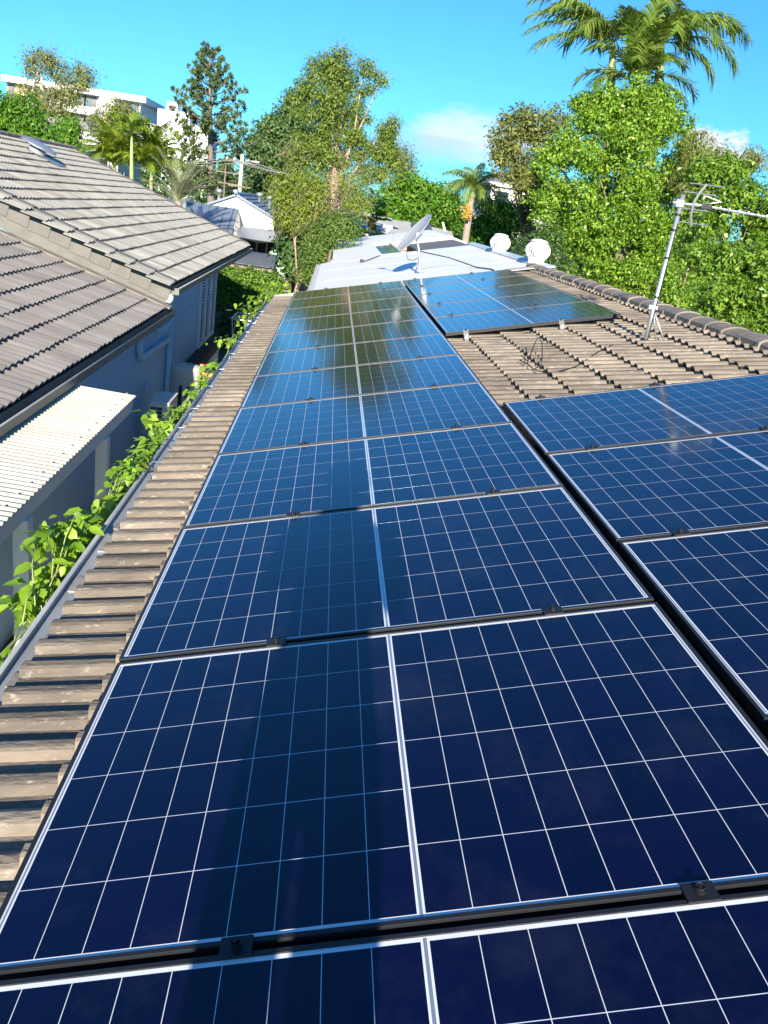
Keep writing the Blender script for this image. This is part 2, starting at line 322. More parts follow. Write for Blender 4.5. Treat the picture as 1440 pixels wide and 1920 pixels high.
# ------------------------------------------------------------------ roof tiles
def tile_mesh(name, mats, width=0.30, length=0.365, lift=0.034, roll=0.027, rounded=False, thick=0.013):
    prof = []
    per = width / 2
    for k in range(2):
        if rounded: pts = [(0.0, 0.0), (0.17, 0.12), (0.34, 0.62), (0.5, 1.0), (0.66, 0.62), (0.83, 0.12)]
        else: pts = [(0.0, 0.0), (0.30, 0.0), (0.42, 0.82), (0.50, 1.0), (0.70, 1.0), (0.80, 0.80), (0.91, 0.05)]
        prof += [((k + a) * per, z * roll) for a, z in pts]
    prof.append((width, 0.0)); n = len(prof); b = MB(); vs = []
    for x, dz in ((0.0, lift), (length, 0.0)):
        vs += [(x, v, z + dz) for v, z in prof]
        vs += [(x, v, z + dz - thick) for v, z in prof]
    fs = []
    for i in range(n - 1):
        fs += [(i, i + 1, 2 * n + i + 1, 2 * n + i), (n + i + 1, n + i, 3 * n + i, 3 * n + i + 1), (i + 1, i, n + i, n + i + 1)]
    fs += [(0, 2 * n, 3 * n, n), (n - 1, 2 * n - 1, 4 * n - 1, 3 * n - 1)]
    b.add(vs, fs); return b.mesh(name, mats)
TILE_OUR = tile_mesh('roof_tile', 'tile_brown')
# ------------------------------------------------------------------ our house
house = thing('tiled_house', 'house under the solar panels with weathered brown concrete roof tiles and a vine covered gutter', 'house')
roof = bpy.data.objects.new('roof', None); COL.objects.link(roof); roof.parent = house; roof.matrix_basis = ROOF_M
H_T = -0.118                                              # tile pans below the glass
RIDGE_U = 4.05
b = MB()
b.box2((-0.34, -4.0, H_T - 0.09), (RIDGE_U, 13.1, H_T - 0.05)); b.build('roof_deck', 'deck_dark', roof)
b = MB(); P = [pl(RIDGE_U, -4, H_T - 0.05), pl(RIDGE_U, 13.1, H_T - 0.05)]
dx, dz = 4.4, 4.4 * math.tan(TH)
b.prism([P[0], P[0] + np.array([dx, 0, -dz]), P[0] + np.array([dx, 0, -dz - 0.12]), P[0] + np.array([0, 0, -0.12])], (0, 17.1, 0)); b.build('far_roof_slope', 'tile_brown', house)
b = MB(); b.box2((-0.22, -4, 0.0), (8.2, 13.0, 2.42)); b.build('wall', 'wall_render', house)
def our_tile(u, v):
    o = link('roof_tile', TILE_OUR, roof); j = RNG.normal(0, 1, 4)
    o.location = (u + 0.004 * j[0], v, H_T + 0.0025 * j[1]); o.rotation_euler = (0.007 * j[2], 0.005 * j[3], 0.007 * j[0])
V0 = 0.02
for v in np.arange(V0, 13.0, 0.30):
    for u in (-0.372, -0.055): our_tile(u, v)
for v in np.arange(V0 + 3.3, 7.2, 0.30):
    for k in range(6): our_tile(1.672 + 0.3147 * k, v)
for v in np.arange(V0 + 3.0, 12.9, 0.30):
    for k in (6, 7): our_tile(1.672 + 0.3147 * k, v)
b = MB()                                                  # half round ridge caps, each a piece of its own
def cap_mesh():
    b = MB(); n = 9; L = 0.40; vs = []
    for x, s in ((0, 1.02), (0.04, 1.03), (0.041, 1.0), (L, 0.93)):
        for dr in (0.0, -0.016):
            for k in range(n):
                a = math.pi * (k / (n - 1)); w = 0.135 * s + dr
                vs.append((-math.cos(a) * w, x, (math.sin(a) ** 0.75) * (0.066 * s + dr) + (-0.02 if k in (0, n - 1) else 0)))
    fs = []
    for r in range(3):
        o = r * 2 * n
        for k in range(n - 1): fs += [(o + k, o + k + 1, o + 2 * n + k + 1, o + 2 * n + k), (o + n + k + 1, o + n + k, o + 3 * n + k, o + 3 * n + k + 1)]
    for o in (0, 3 * 2 * n):
        for k in range(n - 1): fs.append((o + k, o + n + k, o + n + k + 1, o + k + 1))
    b.add(vs, fs); return b.mesh('ridge_cap', 'cap_dark')
CAP = cap_mesh()
for i, v in enumerate(np.arange(-1.0, 13.1, 0.335)):
    o = link('ridge_cap', CAP, roof); j = RNG.normal(0, 1, 3); o.location = (RIDGE_U + 0.004 * j[0], v, H_T + 0.035 + 0.003 * j[1]); o.rotation_euler = (0.0, 0.018 * j[2] + TH * 0.6, 0.012 * j[0])
b = MB()                                                  # pointing under the caps, broken where the tile rolls run in
for v in np.arange(-1.0, 13.2, 0.15): b.box((RIDGE_U - 0.105, v + 0.11, H_T + 0.02), (0.05, 0.085, 0.05))
b.build('ridge_pointing', 'cap_dark', roof)
b = MB(); b.box2((-0.36, 13.03, H_T - 0.05), (RIDGE_U - 0.02, 13.10, H_T + 0.07)); b.box2((3.50, 12.80, H_T + 0.072), (RIDGE_U - 0.12, 13.12, H_T + 0.085)); b.build('end_flashing', 'flash_beige', roof)
# gutter along the eave
LX = -0.45; LZ = 2.565
b = MB()
prof = [(-0.335, 2.60), (-0.335, 2.562), (-0.35, 2.550), (-0.428, 2.540), (-0.445, 2.546), (LX, LZ - 0.010)]
pr = prof + [(x + (0.004 if i < 2 else 0.0) - (0.004 if i > 3 else 0), z - (0.004 if 1 < i < 5 else 0.0)) for i, (x, z) in reversed(list(enumerate(prof)))]
b.prism([(x, -4, z) for x, z in pr], (0, 17.0, 0)); g = b.build('gutter', 'gutter_grey', house)
b = MB(); b.tube([(LX - 0.002, -4, LZ), (LX - 0.002, 13.0, LZ)], 0.0125, 10); b.build('gutter_bead', 'gutter_grey', g, smooth=True)
BRK = MB().box((0, 0, 0), (0.165, 0.022, 0.0035)).box((-0.08, 0, -0.008), (0.004, 0.022, 0.018)).mesh('gutter_bracket', 'alu')
for v in [1.16, 3.9, 4.75, 5.35, 6.2, 7.0, 7.9, 8.7, 9.5, 10.3, 10.9, 11.6]:
    o = link('gutter_bracket', BRK, g); o.location = (LX + 0.075, v, LZ + 0.009); o.rotation_euler = (0, -0.10, RNG.normal(0, 0.03))
b = MB()
for v0 in np.arange(0, 12.8, 0.4):
    pts = [(-0.395 + RNG.uniform(-0.02, 0.02), v0 + RNG.uniform(0, 0.3), 2.482)]
    b.box((pts[0][0], pts[0][1], 2.545), (RNG.uniform(0.02, 0.05), RNG.uniform(0.05, 0.2), 0.008))
d = b.build('gutter_debris', 'gutter_inside', g); d['kind'] = 'stuff'
# ------------------------------------------------------------------ solar panels
PW, PH, PITCH = 1.722, 1.134, 1.154
def panel_meshes():
    r = {}
    b = MB(); w = 0.011; h = 0.034
    for a, c in (((0, 0), (PW, w)), ((0, PH - w), (PW, PH)), ((0, w), (w, PH - w)), ((PW - w, w), (PW, PH - w))):
        b.box2((a[0], a[1], -h), (c[0], c[1], 0.0))
    b.box2((w, w, -h), (PW - w, w + 0.022, -h + 0.002)); b.box2((w, PH - w - 0.022, -h), (PW - w, PH - w, -h + 0.002))
    r['frame'] = b.mesh('frame', 'frame_black', bevel=0.0012)
    b = MB(); b.box2((w, w, -0.0075), (PW - w, PH - w, -0.0035)); r['backsheet'] = b.mesh('backsheet', 'backsheet')
    cx, cy = 1.661 / 18, 1.092 / 6
    b = MB(); b.box((0, 0, 0.0002), (cx - 0.0017, cy - 0.0023, 0.0002)); r['cell'] = b.mesh('cell', 'solar_cell')
    xs = [w + 0.012 + cx * (i + 0.5) + (0.015 if i >= 9 else 0) for i in range(18)]; ys = [w + 0.010 + cy * (j + 0.5) for j in range(6)]
    r['pos'] = [(x, y) for x in xs for y in ys]
    b = MB()
    for x, y in r['pos']: b.box((x, y, -0.0033), (cx - 0.0017, cy - 0.0023, 0.0002))
    r['array'] = b.mesh('cell_array', 'solar_cell')
    b = MB(); mx = w + 0.012 + 9 * cx + 0.0075; b.box2((mx - 0.0035, w + 0.004, -0.0034), (mx + 0.0035, PH - w - 0.004, -0.0031))
    r['ribbon'] = b.mesh('ribbon', 'busbar')
    b = MB()
    b.box2((-0.0025, w + 0.012, -0.0034), (0.0025, PH - w - 0.012, -0.0031)); r['edge_ribbon'] = b.mesh('edge_ribbon', 'busbar')
    b = MB(); b.box((0, 0, 0.0035), (0.062, 0.046, 0.004)); b.box((0, -0.0, -0.02), (0.062, 0.012, 0.042)); r['clamp'] = b.mesh('mid_clamp', 'clamp_black', bevel=0.0008)
    b = MB(); b.lathe([(0.0, 0.0135), (0.0045, 0.0135), (0.0045, 0.009), (0.0085, 0.0135), (0.0085, 0.0055), (0.011, 0.0055), (0.011, 0.0)], 14); r['bolt'] = b.mesh('bolt', 'clamp_black')
    b = MB(); b.box((0, 0.012, 0.004), (0.05, 0.03, 0.004)); b.box((0, -0.006, -0.018), (0.05, 0.006, 0.045)); b.box((0, -0.022, -0.035), (0.05, 0.03, 0.006)); r['end_clamp'] = b.mesh('end_clamp', 'clamp_grey', bevel=0.0008)
    b = MB(); b.box2((0.3, 0.25, -0.045), (0.42, 0.35, -0.008)); r['junction_box'] = b.mesh('junction_box', 'rubber_black')
    return r
PM = panel_meshes()
def panel(u, v, label, group, fine, clamps, clamp_side=1, front_clamps=()):
    t = thing('solar_panel', label, 'solar panel', M=ROOF_M @ Matrix.Translation((u + RNG.normal(0, 0.0012), v, RNG.normal(0, 0.0007))), group=group)
    link('frame', PM['frame'], t); link('backsheet', PM['backsheet'], t); link('junction_box', PM['junction_box'], t)
    if fine:
        for x, y in PM['pos']:
            c = link('cell', PM['cell'], t); c.location = (x, y, -0.0035)
    else: link('cell_array', PM['array'], t)['kind'] = 'stuff'
    link('ribbon', PM['ribbon'], t)
    for x in (0.011 + 0.0062, PW - 0.011 - 0.0062): link('edge_ribbon', PM['edge_ribbon'], t).location = (x, 0, 0)
    for x in clamps:
        c = link('mid_clamp', PM['clamp'], t); c.location = (x + RNG.normal(0, 0.004), PH + 0.010, 0); link('bolt', PM['bolt'], c).location = (0, 0, 0.0055)
    for x in front_clamps:
        c = link('end_clamp', PM['end_clamp'], t); c.location = (x, -0.004, 0); k = link('bolt', PM['bolt'], c); k.location = (0, -0.012, 0.004)
    return t
ORD = ['first', 'second', 'third', 'fourth', 'fifth', 'sixth', 'seventh', 'eighth', 'ninth', 'tenth', 'eleventh', 'twelfth']
for k in range(-1, 11):
    i = k + 1
    lab = ('solar panel of the gutter column cut off by the bottom of the photo' if k < 0 else
           'solar panel at the far end of the gutter column against the white roof' if k == 10 else
           '%s solar panel counted up the column beside the gutter' % ORD[i])
    panel(0.0, k * PITCH + 0.010, lab, 'solar panels in the column beside the gutter', k < 5, (0.505, 1.395))
for k in range(4):
    v = 3.940 - 1.134 - k * PITCH
    lab = ['solar panel directly below the bare tiled patch with the antenna', 'solar panel second below the bare tiled patch, right of the long dark gap',
           'solar panel third below the bare tiled patch, at the right edge of the photo', 'solar panel fourth below the bare tiled patch, mostly outside the photo'][k]
    panel(1.754, v, lab, 'solar panels in the right hand group below the bare tiles', True, (0.240, 1.13) if k else (0.24, 0.98))
for k in range(5):
    lab = ['solar panel directly above the bare tiled patch with clamps on its open front edge', 'second solar panel above the bare tiled patch',
           'third solar panel above the bare tiled patch', 'fourth solar panel above the bare tiled patch', 'fifth solar panel above the bare tiles, beside the satellite dish'][k]
    panel(1.754, 6.938 + k * PITCH, lab, 'solar panels in the right hand group above the bare tiles', False, (0.20, 1.13), front_clamps=(0.195, 1.132) if k == 0 else ())
def rail(u, v0, v1, label):
    t = thing('mounting_rail', label, 'rail', M=ROOF_M @ Matrix.Translation((u, v0, 0)), group='rails under the solar panels')
    b = MB(); b.box2((-0.02, 0, -0.078), (0.02, v1 - v0, -0.0365)); b.build('rail_bar', 'alu', t)
    f = MB()
    for v in np.arange(0.05, v1 - v0, 1.2): f.box((0.0, v, -0.095), (0.03, 0.05, 0.034))
    f.build('rail_foot', 'alu', t)
rail(0.505, -1.17, 12.72, 'aluminium rail under the gutter side of the long panel column')
rail(1.395, -1.17, 12.72, 'aluminium rail under the inner side of the long panel column')
rail(1.994, -0.7, 3.96, 'aluminium rail under the right hand panels below the bare tiles, nearer the dark gap')
rail(2.886, -0.7, 3.96, 'aluminium rail under the right hand panels below the bare tiles, nearer the ridge')
rail(1.949, 6.90, 12.72, 'aluminium rail poking out above the bare tiles, nearer the dark gap')
rail(2.886, 6.90, 12.72, 'aluminium rail poking out above the bare tiles, nearer the ridge')
b = MB(); pts = [pl(2.05 + 0.55 * t, 6.93 - 0.10 * math.sin(math.pi * t), -0.075) for t in np.linspace(0, 1, 9)]
b.tube(pts, 0.004, 6); tag(b.build('panel_cable', 'rubber_black', smooth=True), 'thin black cable drooping under the open front edge of the upper panels', 'cable')
# ------------------------------------------------------------------ tv antenna
base = np.array([3.26, 5.847, 3.400])
an = thing('tv_antenna', 'grey metal tv antenna on a leaning steel mast with struts above the bare tiles', 'antenna', base)
top = np.array([0.02, 0.0, 1.285])
b = MB(); b.tube([(0, 0, 0.05), (0.003, 0, 0.34), top * 0.999], [0.020, 0.0195, 0.0185], 14)
mast = b.build('mast', 'galv', an, smooth=True)
b = MB()
for z in (0.10, 0.46, 0.78, 1.0, 1.12): b.tube([(0.016 * z, 0, z), (0.016 * z, 0, z + 0.018)], 0.0225, 12)
b.build('mast_tape', 'rubber_black', mast)
b = MB(); Rr = Matrix.Rotation(-TH, 3, 'Y')
b.add([Rr @ Vector(p) + Vector((0.07, 0.03, 0.012)) for p in [(-0.14, -0.11, 0), (0.10, -0.13, 0), (0.17, -0.06, 0), (0.18, 0.07, 0), (0.09, 0.13, 0), (-0.12, 0.10, 0),
       (-0.14, -0.11, 0.006), (0.10, -0.13, 0.006), (0.17, -0.06, 0.006), (0.18, 0.07, 0.006), (0.09, 0.13, 0.006), (-0.12, 0.10, 0.006)]],
      [(0, 1, 2, 3, 4, 5), (11, 10, 9, 8, 7, 6)] + [(i, (i + 1) % 6, 6 + (i + 1) % 6, 6 + i) for i in range(6)])
b.build('base_plate', 'galv', an)
b = MB(); b.box((0, -0.005, 0.055), (0.05, 0.055, 0.09)); b.box((-0.02, -0.04, 0.03), (0.05, 0.03, 0.04)); b.build('base_bracket', 'galv', an, bevel=0.004)
for p in ((0.20, -0.02, 0.055), (0.15, 0.10, 0.05)):
    b = MB(); b.tube([(0.008, 0, 0.36), p], 0.0065, 8); b.build('strut', 'galv', an, smooth=True)
b = MB(); b.box((0.0, 0, 0.385), (0.055, 0.05, 0.03)); b.box((-0.03, 0, 0.385), (0.03, 0.035, 0.035)); b.build('strut_collar', 'galv', an)
zc = 1.215
b = MB(); b.tube([(-0.05, 0, zc + 0.0), (0.17, 0.0, zc + 0.005)], 0.011, 8); b.box((0.0, 0, zc), (0.06, 0.06, 0.05)); b.build('mast_clamp', 'galv', an)
for s, n_ in ((1, 'reflector_arm'), (-1, 'reflector_arm')):
    b = MB()
    if s > 0: b.tube([(0.12, 0.0, zc + 0.02), (0.15, 0.0, zc + 0.10), (0.19, 0, zc + 0.17)], 0.012, 8)
    else: b.tube([(0.12, 0.0, zc + 0.02), (0.125, 0.0, zc - 0.08), (0.145, 0, zc - 0.15)], 0.012, 8)
    b.build(n_, 'fascia_green', an)
wd = np.array([0.9, -0.42, 0.0]); wd /= np.linalg.norm(wd)
for cx, cz, l in ((0.19, zc + 0.165, 0.26), (0.155, zc + 0.095, 0.25), (0.13, zc - 0.03, 0.24), (0.145, zc - 0.135, 0.26)):
    c = np.array([cx, 0, cz]); b = MB(); b.tube([c - wd * l / 2, c + wd * l / 2], 0.0052, 8); b.build('reflector_rod', 'alu', an)
b = MB(); be = np.array([1.35, -0.10, zc - 0.02]); b.tube([(0.13, 0, zc + 0.01), be], 0.010, 8); bm = b.build('boom', 'galv', an)
dirb = (be - np.array([0.13, 0, zc + 0.01])); dirb /= np.linalg.norm(dirb); perp = np.cross(dirb, [0, 0, 1])
for i in range(14):
    c = np.array([0.13, 0, zc + 0.01]) + dirb * (0.20 + 0.078 * i); q = (perp * 0.3 + np.array([0, 0.0, 0]) + dirb * 0.5); q = perp * 0.82 + dirb * 0.57
    b = MB(); b.tube([c - perp * 0.045, c + perp * 0.045 + np.array([0, 0, 0.012])], 0.0042, 6); b.build('director_rod', 'alu', an)
b = MB(); b.box((0.23, 0, zc + 0.0), (0.09, 0.05, 0.035)); b.build('dipole_box', 'rubber_black', an, bevel=0.006)
b = MB(); pts = [(0.20, 0, zc + 0.03), (0.19, 0, zc + 0.065), (0.21, 0, zc + 0.085), (0.26, -0.02, zc + 0.07), (0.33, -0.04, zc + 0.055), (0.26, -0.02, zc + 0.035), (0.21, 0, zc + 0.02)]
b.tube(pts, 0.006, 8); b.build('folded_dipole', 'alu', an, smooth=True)
b = MB(); b.tube([(0.02, -0.02, 1.05), (0.06, -0.03, 1.0), (0.19, -0.03, 1.08), (0.22, -0.02, 1.19)], 0.0035, 6); b.tube([(0.024, -0.022, 1.06), (0.016, -0.024, 0.6), (0.008, -0.024, 0.12), (-0.05, -0.04, 0.035)], 0.0035, 6); b.build('antenna_lead', 'rubber_black', an)
b = MB(); pts = [pl(u, v, H_T + 0.045 + h) for u, v, h in [(3.02, 5.72, 0.02), (2.85, 5.58, 0), (2.7, 5.35, 0.0), (2.55, 5.12, 0.0), (2.42, 4.98, 0.01), (2.30, 4.98, 0.0), (2.22, 5.12, 0.0), (2.20, 5.32, 0.02), (2.27, 5.50, 0.05), (2.33, 5.62, 0.11), (2.37, 5.66, 0.16), (2.39, 5.60, 0.12), (2.36, 5.48, 0.03), (2.31, 5.30, 0.0), (2.24, 5.20, 0.0)]]
b.tube(pts, 0.0042, 6)
b.tube([pl(2.22, 5.32, H_T + 0.05), pl(2.17, 5.45, H_T + 0.07), pl(2.19, 5.55, H_T + 0.05)], 0.004, 6); b.tube([pl(2.24, 5.45, H_T + 0.05), pl(2.21, 5.6, H_T + 0.08)], 0.004, 6)
tag(b.build('loose_cable', 'rubber_black', smooth=True), 'loose black coaxial cable lying in a loop on the bare tiles', 'cable')
# ------------------------------------------------------------------ neighbour's house on the left
nb = thing('grey_house', 'pale blue rendered house with grey tiled roof on two levels left of the panels', 'house')
WX = -2.08
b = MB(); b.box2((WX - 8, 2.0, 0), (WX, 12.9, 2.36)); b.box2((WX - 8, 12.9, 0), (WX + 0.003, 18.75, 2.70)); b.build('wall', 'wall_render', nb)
b = MB(); b.box2((WX, 14.0, 0.0), (WX + 0.22, 18.6, 0.76)); sk = b.build('wall_plinth', 'wall_pipe', nb)
b = MB(); b.box2((WX + 0.001, 14.5, 0.76), (WX + 0.28, 18.7, 0.95)); b.build('window_planter', 'wood_dark', nb)
def nb_roof(ex, ez, pitch):
    c, s = math.cos(pitch), math.sin(pitch)
    return Matrix(((-c, 0, s, ex), (0, -1, 0, 0), (s, 0, c, ez), (0, 0, 0, 1)))
TILE_LOW = tile_mesh('roof_tile', 'tile_mauve', roll=0.028, rounded=True, lift=0.036)
TILE_UP = tile_mesh('roof_tile', 'tile_grey', roll=0.030, rounded=True, lift=0.044)
def tiled(name, M, tile, y0, y1, courses, deckmat, jit=0.002, side=None):
    r = bpy.data.objects.new(name, None); COL.objects.link(r); r.parent = nb; r.matrix_basis = M
    b = MB(); b.box2((0.02, -y1, -0.075), (courses * 0.315 + 0.05, -y0, -0.03)); b.build('roof_deck', deckmat, r)
    spots = []
    for k in range(courses):
        for y in np.arange(y1, y0 - 0.15, -0.30):
            loc = Vector((k * 0.315, -y, 0.0)); w = M @ (loc + Vector((0.15, 0.15, 0))); x, yy = seen(w)
            if -700 < x < 1500: spots.append(((x < -60), (Vector(CAM_P) - w).length, loc))
    spots.sort(key=lambda q: (q[0], q[1])); rest = MB()
    tv = [v.co.copy() for v in tile.vertices]; tf = [tuple(p.vertices) for p in tile.polygons]
    for i, (_, _, loc) in enumerate(spots):
        j = RNG.normal(0, 1, 3)
        if i < 290:
            o = link('roof_tile', tile, r); o.location = loc + Vector((0.004 * j[0], 0, jit * j[1])); o.rotation_euler = (0, 0.003 * j[2], 0.003 * j[0])
        else: rest.add([p + loc + Vector((0.004 * j[0], 0, jit * j[1])) for p in tv], tf)
    if rest.v:
        me = bpy.data.meshes.new('far_tiles'); me.from_pydata(rest.v, [], rest.f); me.materials.append(tile.materials[0]); me.update()
        link('far_tiles', me, r)['kind'] = 'stuff'
    return r
LM = nb_roof(-1.85, 2.395, math.radians(17.3)); UM = nb_roof(-1.80, 2.735, math.radians(20.5))
lowr = tiled('lower_roof', LM, TILE_LOW, 1.4, 11.85, 14, 'deck_dark')
uppr = tiled('upper_roof', UM, TILE_UP, 12.0, 23.6, 17, 'deck_dark')
# barge tiles stepping up the near verge of the upper roof, flashing under them
def barge_mesh():
    b = MB(); b.box2((0.0, -0.02, -0.25), (0.311, 0.012, 0.070)); b.box2((0.0, -0.17, 0.054), (0.311, -0.021, 0.069)); return b.mesh('barge_tile', 'barge_grey', bevel=0.004)
BARGE = barge_mesh()
for k in range(17):
    o = link('barge_tile', BARGE, uppr); o.location = (k * 0.315, -11.93, 0.012); o.rotation_euler = (0, 0.075, 0)
b = MB(); b.box2((0.0, -11.99, -0.42), (17 * 0.315, -11.945, -0.10)); b.build('verge_flashing', 'barge_grey', uppr)
b = MB(); b.box2((-0.05, -11.915, 0.028), (17 * 0.315, -11.70, 0.052)); b.build('verge_apron', 'mortar', lowr)
for k in range(17):
    o = link('verge_cap', BARGE, uppr); o.location = (k * 0.315 + 0.36, -23.66, 0.0); o.rotation_euler = (0, -0.055, math.pi)
for y in np.arange(12.0, 23.6, 0.40):
    o = link('ridge_cap', CAP, uppr); o.location = (17 * 0.315 - 0.02, -y - 0.4, 0.03); o.scale = (1.0, 1.18, 1.0); o.rotation_euler = (0, math.radians(20), 0)
b = MB(); M17 = UM @ Vector((17 * 0.315, 0, 0)); b.prism([(M17.x, 12, M17.z - 0.03), (M17.x - 6, 12, M17.z - 2.2), (M17.x - 6, 12, M17.z - 2.35), (M17.x, 12, M17.z - 0.2)], (0, 11.6, 0)); b.build('back_roof_slope', 'tile_grey', nb)
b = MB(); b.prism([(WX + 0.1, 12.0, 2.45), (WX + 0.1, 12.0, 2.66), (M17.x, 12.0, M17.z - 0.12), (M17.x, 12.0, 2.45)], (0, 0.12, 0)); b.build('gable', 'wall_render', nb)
def ogee(x0, y0, y1, z, name):
    b = MB(); pr = [(x0 + 0.10, z + 0.02), (x0 + 0.10, z - 0.10), (x0 + 0.012, z - 0.10), (x0, z - 0.08), (x0, z), (x0 + 0.006, z), (x0 + 0.006, z - 0.074), (x0 + 0.018, z - 0.09), (x0 + 0.094, z - 0.09), (x0 + 0.094, z + 0.02)]
    pr = [(2 * x0 - x + 0.0, zz) for x, zz in pr]
    b.prism([(x, y0, zz) for x, zz in pr], (0, y1 - y0, 0)); o = b.build(name, 'fascia_green', nb)
    r = MB(); r.tube([(x0 - 0.001, y0, z), (x0 - 0.001, y1, z)], 0.009, 8); r.build('gutter_bead', 'gutter_grey', o, smooth=True)
    e = MB(); e.box2((x0 - 0.10, y0 - 0.004, z - 0.10), (x0, y0, z)); e.box2((x0 - 0.10, y1, z - 0.10), (x0, y1 + 0.004, z)); e.build('stop_end', 'fascia_green', o)
    return o
ogee(-1.765, 2.0, 12.05, 2.36, 'lower_gutter'); ogee(-1.70, 11.9, 23.55, 2.705, 'upper_gutter')
b = MB(); b.box2((-1.885, 2.0, 2.24), (-1.868, 12.05, 2.37)); b.box2((-1.82, 11.95, 2.58), (-1.803, 23.55, 2.72)); b.build('fascia_board', 'fascia_green', nb)
b = MB(); b.box2((WX, 11.95, 2.56), (-1.822, 23.5, 2.58)); b.box2((WX - 8, 18.3, 2.56), (WX, 23.5, 2.578)); b.box2((WX, 2.0, 2.225), (-1.887, 11.9, 2.238)); b.build('eave_lining', 'wall_pipe', nb)
b = MB(); b.tube([(-1.87, 12.0, 2.60), (-1.86, 12.0, 2.52), (-1.87, 11.99, 2.46)], [0.07, 0.07, 0.045], 12); b.build('rainwater_spout', 'vent_white', nb, smooth=True)
b = MB(); b.tube([(-1.80, 11.9, 2.26), (-1.82, 11.88, 2.18), (-1.90, 11.8, 2.10), (-1.95, 11.6, 2.07)], 0.045, 12); b.build('gutter_outlet', 'wall_pipe', nb, smooth=True)
b = MB(); XP = WX + 0.055; b.tube([(XP, 10.828, 2.24), (XP, 10.828, 1.908), (XP, 10.87, 1.805), (XP, 10.994, 1.769), (XP, 13.088, 1.723)], 0.050, 14); b.tube([(XP, 13.119, 1.764), (XP, 13.119, 0.05)], 0.050, 12); b.build('downpipe', 'wall_pipe', nb, smooth=True)
b = MB(); b.box((WX + 0.02, 11.643, 1.227), (0.05, 0.11, 0.14)); b.tube([(WX + 0.045, 11.643, 1.227), (WX + 0.09, 11.643, 1.217)], 0.03, 10); b.build('wall_light', 'wall_pipe', nb, bevel=0.004)
b = MB(); b.box2((WX, 13.377, 0), (WX + 0.035, 13.469, 2.55)); b.box2((WX, 14.068, 1.929), (WX + 0.02, 16.131, 1.96)); b.build('corner_bead', 'wall_pipe', nb)
for i, y0 in enumerate((16.492, 16.492+0.77, 16.492+1.54)):
    b = MB(); y1 = y0 + 0.72
    b.box2((WX + 0.005, y0, 0.98), (WX + 0.06, y0 + 0.05, 2.55)); b.box2((WX + 0.005, y1 - 0.05, 0.98), (WX + 0.06, y1, 2.55)); b.box2((WX + 0.005, y0 + 0.05, 0.98), (WX + 0.06, y1 - 0.05, 1.05)); b.box2((WX + 0.005, y0 + 0.05, 2.48), (WX + 0.06, y1 - 0.05, 2.55))
    sh = b.build('shutter', 'shutter_white', nb)
    LV = MB().box((0, 0, 0), (0.012, 0.618, 0.060), R=Matrix.Rotation(math.radians(38), 3, 'Y')).mesh('louvre_slat', 'shutter_white')
    for z in np.arange(1.085, 2.47, 0.062):
        o = link('louvre_slat', LV, sh); o.location = (WX + 0.034, (y0 + y1) / 2, z)
    g_ = MB().box2((WX + 0.004, y0 + 0.05, 1.05), (WX + 0.010, y1 - 0.05, 2.48)); g_.build('window_pane', 'glass_dark', sh)
# roof vent on the upper roof
rv = thing('roof_vent', 'grey mushroom roof vent standing on the upper grey tiled roof', 'vent', M=UM @ Matrix.Translation((4.43, -18.4, 0.02)))
b = MB(); b.lathe([(0.0, 0.285), (0.12, 0.28), (0.26, 0.255), (0.36, 0.215), (0.37, 0.19), (0.30, 0.20), (0.0, 0.21)], 28); b.build('vent_hood', 'galv', rv, smooth=True)
b = MB(); b.lathe([(0.17, 0.0), (0.17, 0.21)], 24); b.build('vent_pipe', 'gutter_grey', rv, smooth=True)
b = MB(); b.box((-0.20, 0, 0.055), (0.75, 0.52, 0.006)); b.build('vent_flashing', 'metal_blue', rv)
# awning
aw = thing('awning', 'cream corrugated awning on white posts along the left house wall', 'awning', (0, 0, 0))
b = MB(); n = 0; ys = np.arange(1.0, 6.98, 0.019); vs = []
xa, za, xb, zb = -1.985, 2.20, -1.215, 2.262
prof = [math.cos(2 * math.pi * y / 0.076) for y in ys]
vs = [(xa, y, 2.262 + 0.010 * p) for y, p in zip(ys, prof)] + [(xb, y, 2.215 + 0.010 * p) for y, p in zip(ys, prof)]
vs += [(x, y, z - 0.003) for x, y, z in vs]; n = len(ys)
fs = []
for i in range(n - 1): fs += [(i, i + 1, n + i + 1, n + i), (2 * n + i + 1, 2 * n + i, 3 * n + i, 3 * n + i + 1), (n + i, n + i + 1, 3 * n + i + 1, 3 * n + i), (i + 1, i, 2 * n + i, 2 * n + i + 1)]
fs += [(0, n, 3 * n, 2 * n), (n - 1, 3 * n - 1, 4 * n - 1, 2 * n - 1)]
b.add(vs, fs); b.build('corrugated_sheet', 'sheet_cream', aw)
SCR = MB().lathe([(0.0, 0.009), (0.005, 0.008), (0.005, 0.003), (0.010, 0.002), (0.010, 0.0)], 10).mesh('roof_screw', 'flash_beige')
for y in np.arange(1.9, 6.95, 0.228):
    for x in (-1.30, -1.86):
        o = link('roof_screw', SCR, aw); o.location = (x, round(y / 0.076) * 0.076, 2.215 + (xb - x) * 0.061 + 0.011)
b = MB(); b.prism([(-1.30, 1.0, 2.19), (-1.30, 6.93, 2.19), (-1.30, 6.97, 2.15), (-1.30, 6.97, 2.09), (-1.30, 6.80, 2.055), (-1.30, 1.0, 2.055)], (0.05, 0, 0)); b.build('fascia_beam', 'trim_cream', aw, bevel=0.004)
b = MB(); b.box2((-1.98, 1.0, 2.13), (-1.93, 6.9, 2.23)); b.build('wall_plate', 'trim_cream', aw)
PST = MB().box2((-0.05, -0.05, 0), (0.05, 0.05, 2.055)).mesh('post', 'trim_cream', bevel=0.004)
for y in (1.9, 3.98, 5.95): link('post', PST, aw).location = (-1.275, y, 0)
b = MB(); 
